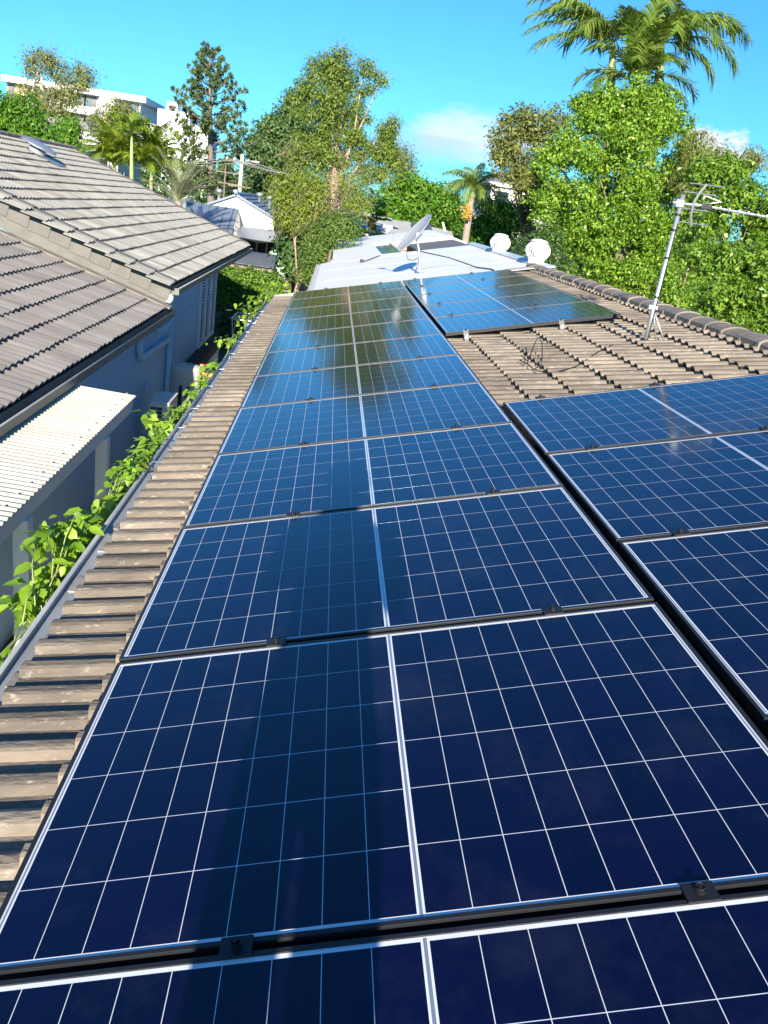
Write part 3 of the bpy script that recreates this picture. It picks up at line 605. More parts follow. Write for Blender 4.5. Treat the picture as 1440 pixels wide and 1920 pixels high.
for y in (2.2, 4.3, 6.2): b.box((-1.63, y, 2.175), (0.6, 0.04, 0.075), R=Matrix.Rotation(math.radians(3.5), 3, 'Y'))
b.build('rafter', 'trim_cream', aw)
b = MB(); b.prism([(-1.33, 3.93, 0.95), (-1.33, 2.6, 0.95), (-1.33, 2.6, 0.88), (-1.33, 3.93, 0.88)], (0.06, 0, 0)); b.build('hand_rail', 'trim_cream', aw)
# air conditioner
ac = thing('air_conditioner', 'white outdoor air conditioner unit against the shaded blue wall', 'air conditioner', (-1.71, 11.12, -0.225))
b = MB(); b.box2((-0.14, -0.345, 0.68), (0.14, 0.345, 1.41)); b.build('casing', 'ac_white', ac, bevel=0.015)
b = MB(); b.box2((-0.15, -0.355, 1.412), (0.15, 0.355, 1.43)); b.build('lid', 'ac_white', ac, bevel=0.006)
b = MB(); b.box2((-0.125, -0.3485, 0.74), (0.045, -0.3455, 1.36)); gr = b.build('coil_grill', 'ac_grill', ac)
b = MB()
for z in np.arange(0.74, 1.37, 0.056): b.box((-0.04, -0.351, z), (0.19, 0.005, 0.010))
for x in (-0.135, -0.04, 0.055): b.box((x, -0.353, 1.05), (0.010, 0.005, 0.63))
b.build('grill_bar', 'ac_white', gr)
b = MB()
for r in (0.08, 0.14, 0.20, 0.26): b.lathe([(r, 0.0), (r + 0.006, 0.0), (r + 0.006, 0.008), (r, 0.008), (r, 0.0)], 28, c=(0.142, 0.02, 1.02), M=Matrix.Rotation(math.pi / 2, 3, 'Y'))
for k in range(6): b.box((0.147, 0.02, 1.02), (0.006, 0.52, 0.006), R=Matrix.Rotation(k * math.pi / 6, 3, 'X'))
b.build('fan_guard', 'ac_grill', ac)
b = MB(); b.box((0, -0.3, 0.66), (0.34, 0.04, 0.04)); b.box((0, 0.3, 0.66), (0.34, 0.04, 0.04)); b.box((-0.3, -0.3, 0.45), (0.03, 0.03, 0.45)); b.box((-0.3, 0.3, 0.45), (0.03, 0.03, 0.45)); b.box((-0.22, -0.3, 0.655), (0.2, 0.035, 0.03)); b.box((-0.22, 0.3, 0.655), (0.2, 0.035, 0.03)); b.build('wall_bracket', 'galv', ac)
# hot water tank
hw = thing('water_heater', 'pale grey cylindrical hot water tank with black pipe beside the air conditioner', 'water heater', (-1.757, 13.28, -0.165))
b = MB(); b.lathe([(0.0, 1.455), (0.16, 1.452), (0.245, 1.43), (0.262, 1.405), (0.265, 1.38), (0.265, 0.10), (0.25, 0.06), (0.0, 0.06)], 40); b.build('cylinder', 'tank_grey', hw, smooth=False)
b = MB(); b.lathe([(0.267, 1.38), (0.270, 1.385), (0.270, 1.40), (0.266, 1.405)], 40); b.build('lid_seam', 'tank_grey', hw, smooth=True)
b = MB(); b.tube([(-0.02, -0.275, 1.12), (-0.02, -0.31, 1.12), (-0.02, -0.315, 1.08), (-0.02, -0.315, 0.1)], 0.024, 10); b.build('lagged_pipe', 'rubber_black', hw, smooth=True)
b = MB(); b.tube([(0.10, -0.255, 1.08), (0.11, -0.29, 1.08), (0.115, -0.295, 1.00), (0.08, -0.30, 0.955), (-0.10, -0.29, 0.95), (-0.26, -0.2, 0.95)], 0.009, 8); b.lathe([(0.0, 0.05), (0.022, 0.04), (0.022, -0.04), (0.0, -0.05)], 12, c=(0.105, -0.28, 1.085)); b.build('relief_pipe', 'rubber_black', hw, smooth=True)
b = MB(); b.box((0.262, 0.0, 1.27), (0.03, 0.10, 0.03)); b.build('valve_cover', 'ac_grill', hw); MB().box((0.05, 0.02, 1.458), (0.06, 0.03, 0.006)).build('lid_plug', 'ac_grill', hw); MB().box((-0.12, 0.08, 1.456), (0.03, 0.02, 0.006)).build('lid_plug', 'ac_grill', hw)
# fence under the vine
fe = thing('paling_fence', 'weathered timber fence standing under the vine between the two houses', 'fence', (-0.74, 0, 0))
PAL = [MB().prism([(0, -0.048, 0), (0, 0.048, 0), (0, 0.048, 1.90 + h), (0, 0.030, 1.925 + h), (0, -0.030, 1.925 + h), (0, -0.048, 1.90 + h)], (0.016, 0, 0)).mesh('paling', mt) for h, mt in ((0.0, 'wood_grey'), (0.02, 'wood_pale'), (-0.03, 'wood_grey'))]
for i, y in enumerate(np.arange(0.4, 19.5, 0.105)):
    o = link('paling', PAL[int(RNG.integers(3))], fe); o.location = (0, y, 0); o.rotation_euler = (RNG.normal(0, 0.008), 0, 0)
b = MB(); b.box2((-0.06, 0.3, 1.50), (-0.002, 19.5, 1.57)); b.box2((-0.06, 0.3, 0.5), (-0.002, 19.5, 0.57)); b.build('fence_rail', 'wood_grey', fe)
for y, h in ((2.4, 2.0), (4.8, 2.05), (7.0, 2.06), (8.95, 2.17), (11.2, 2.05), (13.4, 2.10), (14.2, 2.14), (16.0, 2.05), (18.2, 2.05)):
    b = MB(); b.box2((0.02, y - 0.05, 0), (0.12, y + 0.05, h)); b.build('fence_post', 'wood_pale', fe)
# yellow play slide behind the tank
ps = thing('play_slide', 'yellow and orange plastic play slide behind the hot water tank', 'play slide', (-1.33, 13.7, 0.0))
b = MB(); b.prism([(-0.22, -0.3, 1.10), (0.22, -0.3, 1.10), (0.22, -0.3, 1.16), (-0.22, -0.3, 1.16)], (0, 0.9, -0.55)); b.build('slide_bed', 'plastic_yellow', ps)
for x in (-0.24, 0.20):
    b = MB(); b.prism([(x, -0.32, 1.08), (x + 0.04, -0.32, 1.08), (x + 0.04, -0.32, 1.24), (x, -0.32, 1.24)], (0, 0.95, -0.58)); b.build('side_rail', 'plastic_orange', ps)
b = MB(); b.box((0, -0.30, 1.02), (0.44, 0.04, 0.05)); b.box((0, -0.32, 0.92), (0.44, 0.04, 0.03)); b.build('ladder_rung', 'ac_white', ps)
b = MB(); b.tube([(-0.2, -0.3, 1.28), (0.2, -0.3, 1.28)], 0.03, 10); b.build('grab_bar', 'plastic_red', ps)
b = MB(); b.prism([(-0.2, -0.34, 0), (0.2, -0.34, 0), (0.2, -0.34, 1.08), (-0.2, -0.34, 1.08)], (0, 0.05, 0)); b.build('slide_support', 'plastic_green', ps)
# clothes airer with washing
ca = thing('clothes_airer', 'folding metal clothes airer hung with navy and pale washing beyond the vine', 'clothes airer', (-1.28, 19.9, 0.0))
b = MB(); z = 1.28
for p, q in (((-0.42, -0.55), (0.42, -0.55)), ((0.42, -0.55), (0.42, 0.75)), ((0.42, 0.75), (-0.42, 0.75)), ((-0.42, 0.75), (-0.42, -0.55))): b.tube([(*p, z), (*q, z + 0.0)], 0.016, 8)
b.build('airer_frame', 'alu', ca)
for y in np.linspace(-0.4, 0.6, 6):
    b = MB(); b.tube([(-0.42, y, z), (0.42, y, z)], 0.005, 6); b.build('airer_wire', 'alu', ca)
for p, q in (((-0.42, -0.4), (0.42, 0.5)), ((0.42, -0.4), (-0.42, 0.5))):
    b = MB(); b.tube([(p[0], p[1], 0), (p[0], q[1], z)], 0.012, 8); b.tube([(p[0], q[1], 0), (p[0], p[1], z)], 0.012, 8); b.build('airer_leg', 'alu', ca)
def cloth(name, mt, x0, x1, y, z, drop, label):
    n = 9; b = MB(); vs = []; fs = []
    for j in range(7):
        t = j / 6 * 2 - 1
        for i in range(n):
            x = x0 + (x1 - x0) * i / (n - 1); vs.append((x + 0.02 * math.sin(j * 1.3), y + 0.035 * t + 0.03 * math.sin(i * 1.7 + y * 9) * abs(t), z + 0.012 - drop * abs(t) ** 1.2 - 0.03 * math.sin(i * 0.9) * abs(t)))
    for j in range(6):
        for i in range(n - 1): fs.append((j * n + i, j * n + i + 1, (j + 1) * n + i + 1, (j + 1) * n + i))
    b.add(vs, fs); o = b.build(name, mt, smooth=True); o.location = (-1.28, 19.9, 0); tag(o, label, 'washing', 'washing on the clothes airer'); s = o.modifiers.new('s', 'SOLIDIFY'); s.thickness = 0.006
cloth('navy_shirt', 'cloth_navy', 0.0, 0.36, -0.2, z, 0.45, 'navy blue washing hanging over the middle of the clothes airer')
cloth('blue_towel', 'cloth_blue', -0.1, 0.3, -0.4, z, 0.5, 'light blue towel hanging over the near end of the clothes airer')
cloth('pale_shirt', 'cloth_pale', 0.2, 0.44, 0.2, z, 0.4, 'pale washing hanging over the right side of the clothes airer')
# ------------------------------------------------------------------ foliage makers
def unit(a): return a / np.maximum(np.linalg.norm(a, axis=1, keepdims=True), 1e-9)
def leaf_quads(C, Nrm, size, aspect, rng, droop=0.0, fold=0.25):
    n = len(C); r = rng.normal(0, 1, (n, 3)); T = unit(np.cross(Nrm, r)); T[:, 2] -= droop; T = unit(T - Nrm * np.sum(T * Nrm, 1, keepdims=True) * 0.6); B = unit(np.cross(Nrm, T))
    L = size[:, None]; w = L * aspect * 0.5
    a = C - T * L * 0.5; c = C + T * L * 0.5; m1 = C + B * w + Nrm * w * fold; m2 = C - B * w + Nrm * w * fold
    V = np.stack([a, m1, c, m2], 1).reshape(-1, 3); F = np.arange(4 * n).reshape(-1, 4); return V, F
def crown(name, blobs, n, size, mt, parent, seed, per=14, cl=0.30, aspect=0.5, droop=0.0, shell=0.55, up=0.35, facing=0.7, extra=None):
    """blobs: (centre, (rx, ry, rz)); clumps of leaves spread through the outer part of every blob"""
    rng = np.random.default_rng(seed); w = np.array([(b[1][0] * b[1][2] + b[1][1] * b[1][2] + b[1][0] * b[1][1]) ** 0.9 for b in blobs]); w /= w.sum()
    nc = max(1, n // per); which = rng.choice(len(blobs), nc, p=w)
    Cb = np.array([b[0] for b in blobs])[which]; Rb = np.array([b[1] for b in blobs])[which]
    d = unit(rng.normal(0, 1, (nc, 3))); rr = shell + (1.06 - shell) * rng.random(nc) ** 0.6
    lump = 1 + 0.16 * np.sin(d[:, 0] * 5 + which) * np.sin(d[:, 2] * 6 + which * 2) + 0.10 * np.sin(d[:, 1] * 11 + which)
    cc = Cb + d * Rb * (rr * lump)[:, None]
    cs = cl * (0.6 + 0.8 * rng.random(nc))
    k = np.repeat(np.arange(nc), per); m_ = len(k)
    off = rng.normal(0, 0.5, (m_, 3)); P = cc[k] + off * cs[k][:, None] * np.array([1, 1, 0.8])
    nrm = unit(d[k] * facing + unit(off) * 0.55 + rng.normal(0, 0.45, (m_, 3)) + np.array([0, 0, up]))
    V, F = leaf_quads(P, nrm, size * (0.5 + 0.95 * rng.random(m_)), aspect, rng, droop)
    return link(name, npmesh(name, V, F, [mt]), parent)
def lumps(blobs, k, f, seed):
    rng = np.random.default_rng(seed); out = []
    for c, R in blobs:
        d = unit(rng.normal(0, 1, (k, 3))); R = np.array(R)
        for q in d: out.append((np.array(c) + q * R * rng.uniform(0.55, 0.92), R * f * rng.uniform(0.7, 1.3) + 0.25 * f * R.mean()))
    return out
def blob(px, py, rx, rz, Y, ry=None):
    k = (Y - CAM_P[1]) / CAM_F * 1.03; c = at(px, py, Y); return (c, (rx * k, (ry if ry is not None else (rx + rz) / 2) * k, rz * k))
def limbs(name, base, tips, r0, mt, parent, seed=1, fork=0.35, wob=0.06, lead=None):
    rng = np.random.default_rng(seed); b = MB(); base = np.array(base, float)
    topc = np.mean([np.array(t) for t in tips], 0) if lead is None else np.array(lead)
    H = topc - base; n = 7
    trunk = [base + H * t + np.array([rng.normal(0, wob), rng.normal(0, wob), 0]) * np.linalg.norm(H) * 0.12 * (0 < t < 1) for t in np.linspace(0, 1, n)]
    b.tube(trunk, [r0 * (1.15 - 0.75 * i / (n - 1)) for i in range(n)], 10)
    for tp in tips:
        tp = np.array(tp, float); f = fork + (0.9 - fork) * rng.random(); i = min(int(f * (n - 1)), n - 2); s = np.array(trunk[i]); mid = (s + tp) / 2 + np.array([0, 0, 0.12]) * np.linalg.norm(tp - s) + rng.normal(0, 0.04, 3) * np.linalg.norm(tp - s)
        rb = r0 * (1.0 - 0.7 * f) * 0.55; b.tube([s, (s + mid) / 2 + rng.normal(0, 0.02, 3), mid, tp], [rb, rb * 0.8, rb * 0.55, rb * 0.2], 7)
    return b.build(name, mt, parent, smooth=True)
def twigs(name, blobs, n, length, r, mt, parent, seed, droop=0.6):
    rng = np.random.default_rng(seed); b = MB()
    for i in range(n):
        c, R = blobs[int(rng.integers(len(blobs)))]; d = unit(rng.normal(0, 1, (1, 3)))[0]; p = np.array(c) + d * np.array(R) * (0.5 + 0.5 * rng.random()); q = unit(np.array([[d[0] + rng.normal(0, 0.6), d[1], -droop + rng.normal(0, 0.5)]]))[0]
        L = length * (0.5 + rng.random()); b.tube([p, p + q * L * 0.5 + rng.normal(0, 0.05, 3) * L, p + q * L], [r, r * 0.7, r * 0.3], 4, cap=False)
    return b.build(name, mt, parent)
def tree(name, label, cat, base, blobs, n, size, mt, bark, r0, seed, group=None, limbn=8, **kw):
    t = thing(name, label, cat, base, group=group); bl = [(np.array(c) - np.array(base), R) for c, R in blobs]
    rng = np.random.default_rng(seed); sel = rng.permutation(len(bl))[:limbn]
    lead = kw.pop('lead', None); fork = kw.pop('fork', 0.35); lk = kw.pop('lump', None); core = kw.pop('core', 0)
    limbs('trunk', (0, 0, 0), [bl[i][0] for i in sel], r0, bark, t, seed, fork=fork, lead=None if lead is None else np.array(lead) - np.array(base))
    crown('crown', lumps(bl, lk[0], lk[1], seed) if lk else bl, n, size, mt, t, seed, **kw)
    if core: crown('inner_crown', [(c, (R[0] * 0.62, R[1] * 0.62, R[2] * 0.62)) for c, R in bl], core * 2, size * 1.25, mt, t, seed + 500, per=8, cl=0.3, aspect=0.6, shell=0.1, facing=0.3)
    return t, bl
def frond(b, o, heading, elev, L, droop, nl, ll, rng, w=0.028, curl=0.25, mi=0, stem_mi=0, hang=0.5, stem0=0.12, rs=0.016):
    """one palm frond: a curved stem with two rows of leaflets"""
    o = np.array(o, float); pts = []; p = o.copy(); e_ = elev; hd = np.array([math.cos(heading), math.sin(heading), 0.0]); n = 14
    for i in range(n + 1):
        pts.append(p.copy()); p = p + (hd * math.cos(e_) + np.array([0, 0, math.sin(e_)])) * L / n; e_ -= droop / n * (0.4 + 1.2 * i / n)
    pts = np.array(pts); b.tube(pts[::2], [rs * (1 - 0.85 * i / (len(pts[::2]) - 1)) for i in range(len(pts[::2]))], 5, mi=stem_mi)
    side = np.cross(hd, [0, 0, 1.0]); vs = []; fs = []
    for i in range(nl):
        t = stem0 + (1 - stem0) * (i + 0.5) / nl; f = t * n; k = min(int(f), n - 1); c = pts[k] + (pts[k + 1] - pts[k]) * (f - k); tg = pts[k + 1] - pts[k]; tg /= np.linalg.norm(tg)
        l = ll * (math.sin(math.pi * (0.12 + 0.80 * t)) ** 0.6) * rng.uniform(0.85, 1.1)
        nrm = np.cross(side, tg)
        for s in (-1, 1):
            d = side * s * rng.uniform(0.75, 1.0) + tg * (0.55 + 0.5 * t) + nrm * rng.normal(0.12, 0.12); d /= np.linalg.norm(d); m1 = c + d * l * 0.5 - np.array([0, 0, 1]) * l * hang * 0.14; tip = c + d * l * 0.92 - np.array([0, 0, 1]) * l * hang * (0.55 + 0.2 * rng.normal()); wv = tg * w * 0.5
            j = len(vs); vs += [c - wv * 0.6, c + wv * 0.6, m1 + wv, tip, m1 - wv]; fs += [(j, j + 1, j + 2, j + 4), (j + 4, j + 2, j + 3)]
    b.add(vs, fs, mi)
def palm(name, label, base, crown_at, fr, mt, seed, r=0.12, shaft=0.9, group=None, trunk_mat='palm_trunk', bend=0.0, **kw):
    rng = np.random.default_rng(seed); t = thing(name, label, 'palm tree', base, group=group); base = np.array(base); c = np.array(crown_at) - base
    pts = [c * s + np.array([bend * math.sin(math.pi * s), 0, 0]) for s in np.linspace(0, 1, 8)]
    zt = max(0.05, 1 - shaft / max(c[2], 0.1)); b = MB(); k = [c * s for s in np.linspace(0, zt, 8)]
    b.tube(k, [r * (1.25 - 0.35 * i / 7) for i in range(8)], 12); b.build('trunk', trunk_mat, t, smooth=True)
    if shaft > 0.05: b = MB(); b.tube([c * zt, c * (zt + (1 - zt) * 0.3), c * (zt + (1 - zt) * 0.8), c], [r * 0.95, r * 1.15, r * 0.75, r * 0.4], 12); b.build('crownshaft', 'crownshaft', t, smooth=True)
    for f in fr:
        q = dict(kw); q.update(f.get('kw', {})); b = MB(); frond(b, c + rng.normal(0, 0.02, 3), math.radians(f['h']), math.radians(f['e']), f['L'], math.radians(f['d']), f.get('n', 40), f.get('ll', 0.5), rng, **q); b.build('frond', f.get('m', mt), t)
    return t
# ------------------------------------------------------------------ white roofed extension behind the panels
ex = thing('white_roofed_house', 'house extension with bright white painted roof behind the far panels', 'house')
HW = -0.10
er = bpy.data.objects.new('roof', None); COL.objects.link(er); er.parent = ex; er.matrix_basis = ROOF_M
b = MB()
def slab(u0, u1, v0, v1, t=0.06): b.box2((u0, v0, HW - t), (u1, v1, HW))
slab(0.27, 4.25, 13.13, 20.40); slab(0.50, 4.25, 20.40, 21.42); slab(0.55, 1.85, 21.42, 27.40); slab(0.55, 4.35, 27.40, 33.6)
b.build('roof_sheet', 'white_roof', er)
b = MB()
for v in (15.3, 17.9, 20.41): b.box2((0.4, v, HW), (4.25, v + 0.05, HW + 0.0012))
b.box2((0.6, 29.5, HW), (4.3, 29.55, HW + 0.0012)); b.build('sheet_lap', 'white_roof', er)
b = MB(); b.box2((4.15, 13.15, HW + 0.002), (4.36, 21.9, HW + 0.03)); b.build('ridge_flashing', 'flash_blue', er)
f = MB()
for v in np.arange(13.3, 21.8, 0.2): f.box((4.15, v, HW + 0.017), (0.008, 0.11, 0.028))
f.build('flashing_notch', 'flash_beige', er)
b = MB(); b.box2((0.16, 13.1, HW - 0.10), (0.265, 20.4, HW - 0.02)); b.box2((0.155, 13.1, HW - 0.02), (0.175, 20.4, HW + 0.006)); b.build('side_gutter', 'tank_grey', er)
b = MB(); b.box2((0.42, 20.42, HW - 0.10), (0.495, 27.4, HW - 0.01)); b.box2((0.47, 27.4, HW - 0.1), (0.545, 33.6, HW - 0.01)); b.build('side_gutter', 'brick_pink', er)
c, s = math.cos(TH), math.sin(TH)
apex = pl(4.35, 27.40, HW); b = MB(); rx = apex[0] + 3.2; rz = apex[2] - 3.2 * math.tan(TH)
b.prism([apex, (rx, 27.4, rz), (rx, 27.4, rz - 0.06), apex + np.array([0, 0, -0.06])], (0, 6.2, 0)); a1 = pl(4.25, 13.13, HW)
b.prism([a1, a1 + np.array([3.5, 0, -3.5 * math.tan(TH)]), a1 + np.array([3.5, 0, -3.5 * math.tan(TH) - 0.06]), a1 + np.array([0, 0, -0.06])], (0, 8.3, 0)); b.build('far_slope', 'white_roof', ex)
lo = pl(1.85, 27.40, HW); b = MB()
b.prism([lo + np.array([0, -0.02, -0.20]), apex + np.array([0, -0.02, -0.20]), (rx, 27.38, rz - 0.20), (rx, 27.38, 1.0), (lo[0], 27.38, 1.0)], (0, 0.02, 0)); b.build('gable_wall', 'brick_pink', ex)
b = MB()
b.prism([lo + np.array([0, -0.06, 0.015]), apex + np.array([0, -0.06, 0.015]), apex + np.array([0, -0.06, -0.17]), lo + np.array([0, -0.06, -0.17])], (0, 0.03, 0))
b.prism([apex + np.array([0, -0.06, 0.015]), (rx, 27.34, rz + 0.015), (rx, 27.34, rz - 0.17), apex + np.array([0, -0.06, -0.17])], (0, 0.03, 0)); b.build('barge_board', 'flash_beige', ex)
b = MB(); b.box2((2.95, 21.7, HW - 0.15), (4.45, 27.2, HW - 0.12)); b.build('patio_roof', 'patio_grey', er)
b = MB(); b.box2((1.86, 21.5, HW - 0.05), (2.36, 27.3, HW - 0.035)); sg = b.build('skylight_pane', 'glass_sky', er)
b = MB(); b.box2((2.36, 21.5, HW - 0.12), (2.42, 27.3, HW - 0.02)); b.box2((1.85, 21.43, HW - 0.10), (2.47, 21.5, HW + 0.004)); b.build('skylight_frame', 'flash_beige', er)
b = MB(); b.box2((0.35, 13.2, 0), (4.9, 21.4, 2.55)); b.box2((0.75, 21.4, 0), (1.8, 33.4, 2.65)); b.box2((1.8, 27.42, 0), (6.9, 33.4, 2.8)); b.build('wall', 'brick_pink', ex)
b = MB(); b.tube([pl(4.62, 30.5, HW + 0.0), pl(4.55, 30.5, HW + 0.33)], 0.035, 10); b.build('vent_stub', 'white_paint', ex)
# satellite dish
dP = pl(2.20, 14.55, HW); di = thing('satellite_dish', 'grey oval satellite dish on a bent steel mast on the white roof', 'satellite dish', dP)
b = MB(); p1 = at(787, 483, 14.55) - dP; p2 = at(783, 452, 14.55) - dP; p0 = at(790, 514, 14.50) - dP
b.tube([p0, at(788, 505, 14.52) - dP, p1 + np.array([0, 0, -0.02]), p1 * 0.6 + p2 * 0.4, p2], [0.022] * 5, 12); b.tube([p1 + np.array([-0.005, 0.02, -0.02]), at(780, 507, 14.75) - dP], 0.012, 8); b.build('mast', 'galv', di, smooth=True)
b = MB(); b.box(p0 + np.array([0, 0, 0.01]), (0.12, 0.16, 0.012), R=Matrix.Rotation(-TH, 3, 'Y')); b.build('foot_plate', 'galv', di)
nrm = Vector((-0.80, -0.13, 0.585)).normalized(); cen = Vector(at(776, 436, 14.55) - dP)
ax = Vector((0, 0, 1)) - nrm * nrm.z; ax.normalize(); ay = nrm.cross(ax)
Mr = Matrix((ax, ay, nrm)).transposed(); vs = []; prof = [(0.0, -0.070), (0.15, -0.062), (0.28, -0.040), (0.38, -0.012), (0.405, 0.0), (0.412, 0.004), (0.414, -0.006), (0.38, -0.022), (0.28, -0.050), (0.15, -0.073), (0.0, -0.082)]
b = MB(); n = 40; fs = []
for r, z_ in prof: vs += [cen + Mr @ Vector((1.05 * r * math.cos(2 * math.pi * k / n), 0.96 * r * math.sin(2 * math.pi * k / n), z_)) for k in range(n)]
for i in range(len(prof) - 1):
    for k in range(n): fs.append((i * n + k, i * n + (k + 1) % n, (i + 1) * n + (k + 1) % n, (i + 1) * n + k))
b.add(vs, fs); b.build('dish', 'dish_grey', di, smooth=True)
b = MB(); b.box(cen - nrm * 0.13, (0.10, 0.09, 0.16)); b.tube([cen - nrm * 0.09, Vector(p2) + Vector((0, 0, -0.02))], 0.03, 10); b.build('mount_bracket', 'galv', di)
b = MB(); ln = Vector(at(728, 426, 14.45) - dP); ft = cen - ax * 0.40; b.tube([ft - nrm * 0.05, ft + (ln - ft) * 0.25 - Vector((0, 0, 0.03)), ln], [0.013, 0.012, 0.011], 8); b.build('feed_arm', 'galv', di)
b = MB(); dr = (cen - ln).normalized(); b.tube([ln + dr * 0.07, ln, ln - dr * 0.10], [0.035, 0.030, 0.026], 12); b.box(ln + Vector((0.0, 0, -0.04)), (0.06, 0.05, 0.06)); b.build('feed_horn', 'ac_white', di, smooth=False)
b = MB(); b.tube([ft + Vector((0.02, 0, 0)), at(762, 470, 14.5) - dP, at(764, 486, 14.5) - dP, at(775, 488, 14.5) - dP, p1], 0.006, 6); b.build('feed_cable', 'rubber_black', di, smooth=True)
b = MB(); b.tube([at(783, 470, 14.55), at(800, 474, 14.7), pl(2.9, 15.6, HW + 0.16), pl(3.25, 14.6, HW + 0.02), pl(3.42, 13.9, HW + 0.015), pl(3.40, 13.3, HW + 0.015)], 0.011, 6); tag(b.build('dish_cable', 'rubber_black', smooth=True), 'black cable running from the dish mast down across the white roof', 'cable')
b = MB(); b.tube([pl(1.28, 19.3, HW + 0.02), pl(1.36, 19.3, HW + 0.03), pl(1.75, 20.6, HW + 0.03)], 0.012, 6); b.box(pl(1.27, 19.25, HW + 0.04), (0.10, 0.12, 0.06)); tag(b.build('conduit', 'bark_dark'), 'short dark conduit lying on the white roof left of the dish', 'conduit')
# turbine vents
def turbine(px, py, Y, X, s, label):
    p = atx(px, py, X); t = thing('turbine_vent', label, 'vent', p, group='white turbine vents behind the ridge')
    b = MB(); b.lathe([(0.155 * s, -0.75), (0.155 * s, -0.05 * s), (0.17 * s, -0.03 * s), (0.17 * s, 0.0)], 28); b.build('vent_throat', 'vent_white', t, smooth=False)
    nv = 26; b = MB(); 
    for k in range(nv):
        a0 = 2 * math.pi * k / nv; vs = []; fs = []
        for i, z_ in enumerate(np.linspace(0, 1, 9)):
            r = 0.17 + 0.075 * math.sin(math.pi * (z_ * 0.92 + 0.06)) ** 0.8 - 0.05 * z_ ** 3; zz = 0.30 * z_
            for da, dr in ((0.0, -0.020), (0.11, 0.004), (0.18, 0.0)):
                a = a0 + da + 0.25 * z_; vs.append(((r + dr) * s * math.cos(a), (r + dr) * s * math.sin(a), zz * s))
        for i in range(8):
            for j in range(2): fs.append((3 * i + j, 3 * i + j + 1, 3 * i + j + 4, 3 * i + j + 3))
        b.add(vs, fs)
    b.build('vane', 'vent_white', t); b = MB(); b.lathe([(0.0, 0.345 * s), (0.09 * s, 0.338 * s), (0.165 * s, 0.312 * s), (0.178 * s, 0.295 * s), (0.0, 0.295 * s)], 28); b.build('vent_cap', 'vent_white', t, smooth=True)
    b = MB(); b.lathe([(0.13 * s, 0.02), (0.15 * s, 0.15 * s), (0.13 * s, 0.29 * s)], 20); b.build('vent_core', 'gutter_grey', t)
def atx(px, py, X):
    d = CAM_R.T @ np.array([(px - 720) / CAM_F, (py - 960) / CAM_F, 1.0]); return CAM_P + d * ((X - CAM_P[0]) / d[0])
turbine(1006, 483, 0, 4.20, 0.93, 'white spinning turbine vent right behind the end of the ridge caps')
turbine(936, 466, 0, 4.20, 0.93, 'smaller looking white turbine vent farther back behind the blue ridge flashing')
# ------------------------------------------------------------------ yard beyond the neighbour's house
t = thing('hedge', 'dense green clipped hedge in front of the dark metal shed', 'hedge', (-2.95, 30.3, 0))
bl = []
for x in np.arange(-1.9, 1.5, 0.42):
    for z_ in (0.3, 0.75, 1.16): bl.append((np.array([x, 0.0 + 0.1 * math.sin(x * 3 + z_), z_]), (0.42, 0.55, 0.40)))
crown('leaves', bl, 30000, 0.09, 'leaf_hedge', t, 5, per=10, cl=0.2, aspect=0.6, shell=0.75)
crown('inner_leaves', [(c, (0.42, 0.35, 0.38)) for c, R in bl], 5000, 0.16, 'leaf_hedge', t, 6, per=8, cl=0.25, aspect=0.7, shell=0.2)
limbs('stem', (0, 0, 0), [(-1.5, 0, 1.0), (-0.7, 0, 1.2), (0.5, 0, 1.1), (1.2, 0, 1.0)], 0.06, 'bark_dark', t, 3)
t = thing('shade_shrub', 'dark leafy shrub in the shade below the hedge', 'shrub', (-2.1, 24.4, 0))
bl = [(np.array([x, y, z_]), (0.5, 0.5, 0.35)) for x, y, z_ in ((-0.5, 0.3, 0.35), (0.1, -0.3, 0.30), (0.6, 0.2, 0.4), (-0.1, 0.7, 0.5), (0.5, -1.3, 0.25), (0.0, -1.8, 0.3))]
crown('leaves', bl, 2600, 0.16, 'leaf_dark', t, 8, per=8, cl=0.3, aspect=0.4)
limbs('stem', (0, 0, 0), [bl[0][0], bl[2][0]], 0.03, 'bark_dark', t, 3)
sh = thing('garden_shed', 'dark slate metal garden shed with curved ribbed roof behind the hedge', 'shed', (-3.22, 32.3, 0)); sh.scale = (1, 1, 0.85)
b = MB(); pr = []
for a in np.linspace(0, 1, 13):
    y = -0.15 + 2.3 * a; zz = 1.70 + 0.62 * math.sin(math.pi * min(1.0, 0.06 + a * 0.9)) ** 0.9; pr.append((y, zz))
pr2 = pr + [(y, z_ - 0.03) for y, z_ in reversed(pr)]; b.prism([(-1.6, y, z_) for y, z_ in pr2], (3.2, 0, 0)); b.build('shed_roof', 'metal_slate', sh)
b = MB()
for x in np.arange(-1.55, 1.6, 0.20): b.prism([(x, y, z_ + 0.018) for y, z_ in pr] + [(x, y, z_ - 0.01) for y, z_ in reversed(pr)], (0.035, 0, 0))
b.build('roof_rib', 'metal_slate', sh)
b = MB(); b.box2((-1.5, 0, 0), (1.5, 2.0, 1.78)); b.prism([(1.505, y, z_ - 0.04) for y, z_ in pr] + [(1.505, 2.1, 0), (1.505, -0.1, 0)], (0.03, 0, 0)); b.build('wall', 'metal_slate', sh)
b = MB(); b.box2((-1.6, -0.2, 1.62), (1.6, -0.16, 1.70)); b.build('fascia_board', 'brick_pink', sh)
gt = thing('timber_gate', 'pale timber paling gate between the dark shed and the white wall', 'gate', (-0.80, 35.2, 0)); gt.scale = (1.1, 1, 0.80)
PG = MB().box2((-0.062, 0, 0), (0.062, 0.02, 1.32)).mesh('paling', 'wood_pale')
for i in range(9):
    o = link('paling', PG, gt); o.location = (-0.55 + 0.135 * i, 0, 0); o.scale = (1, 1, 1 + RNG.normal(0, 0.012))
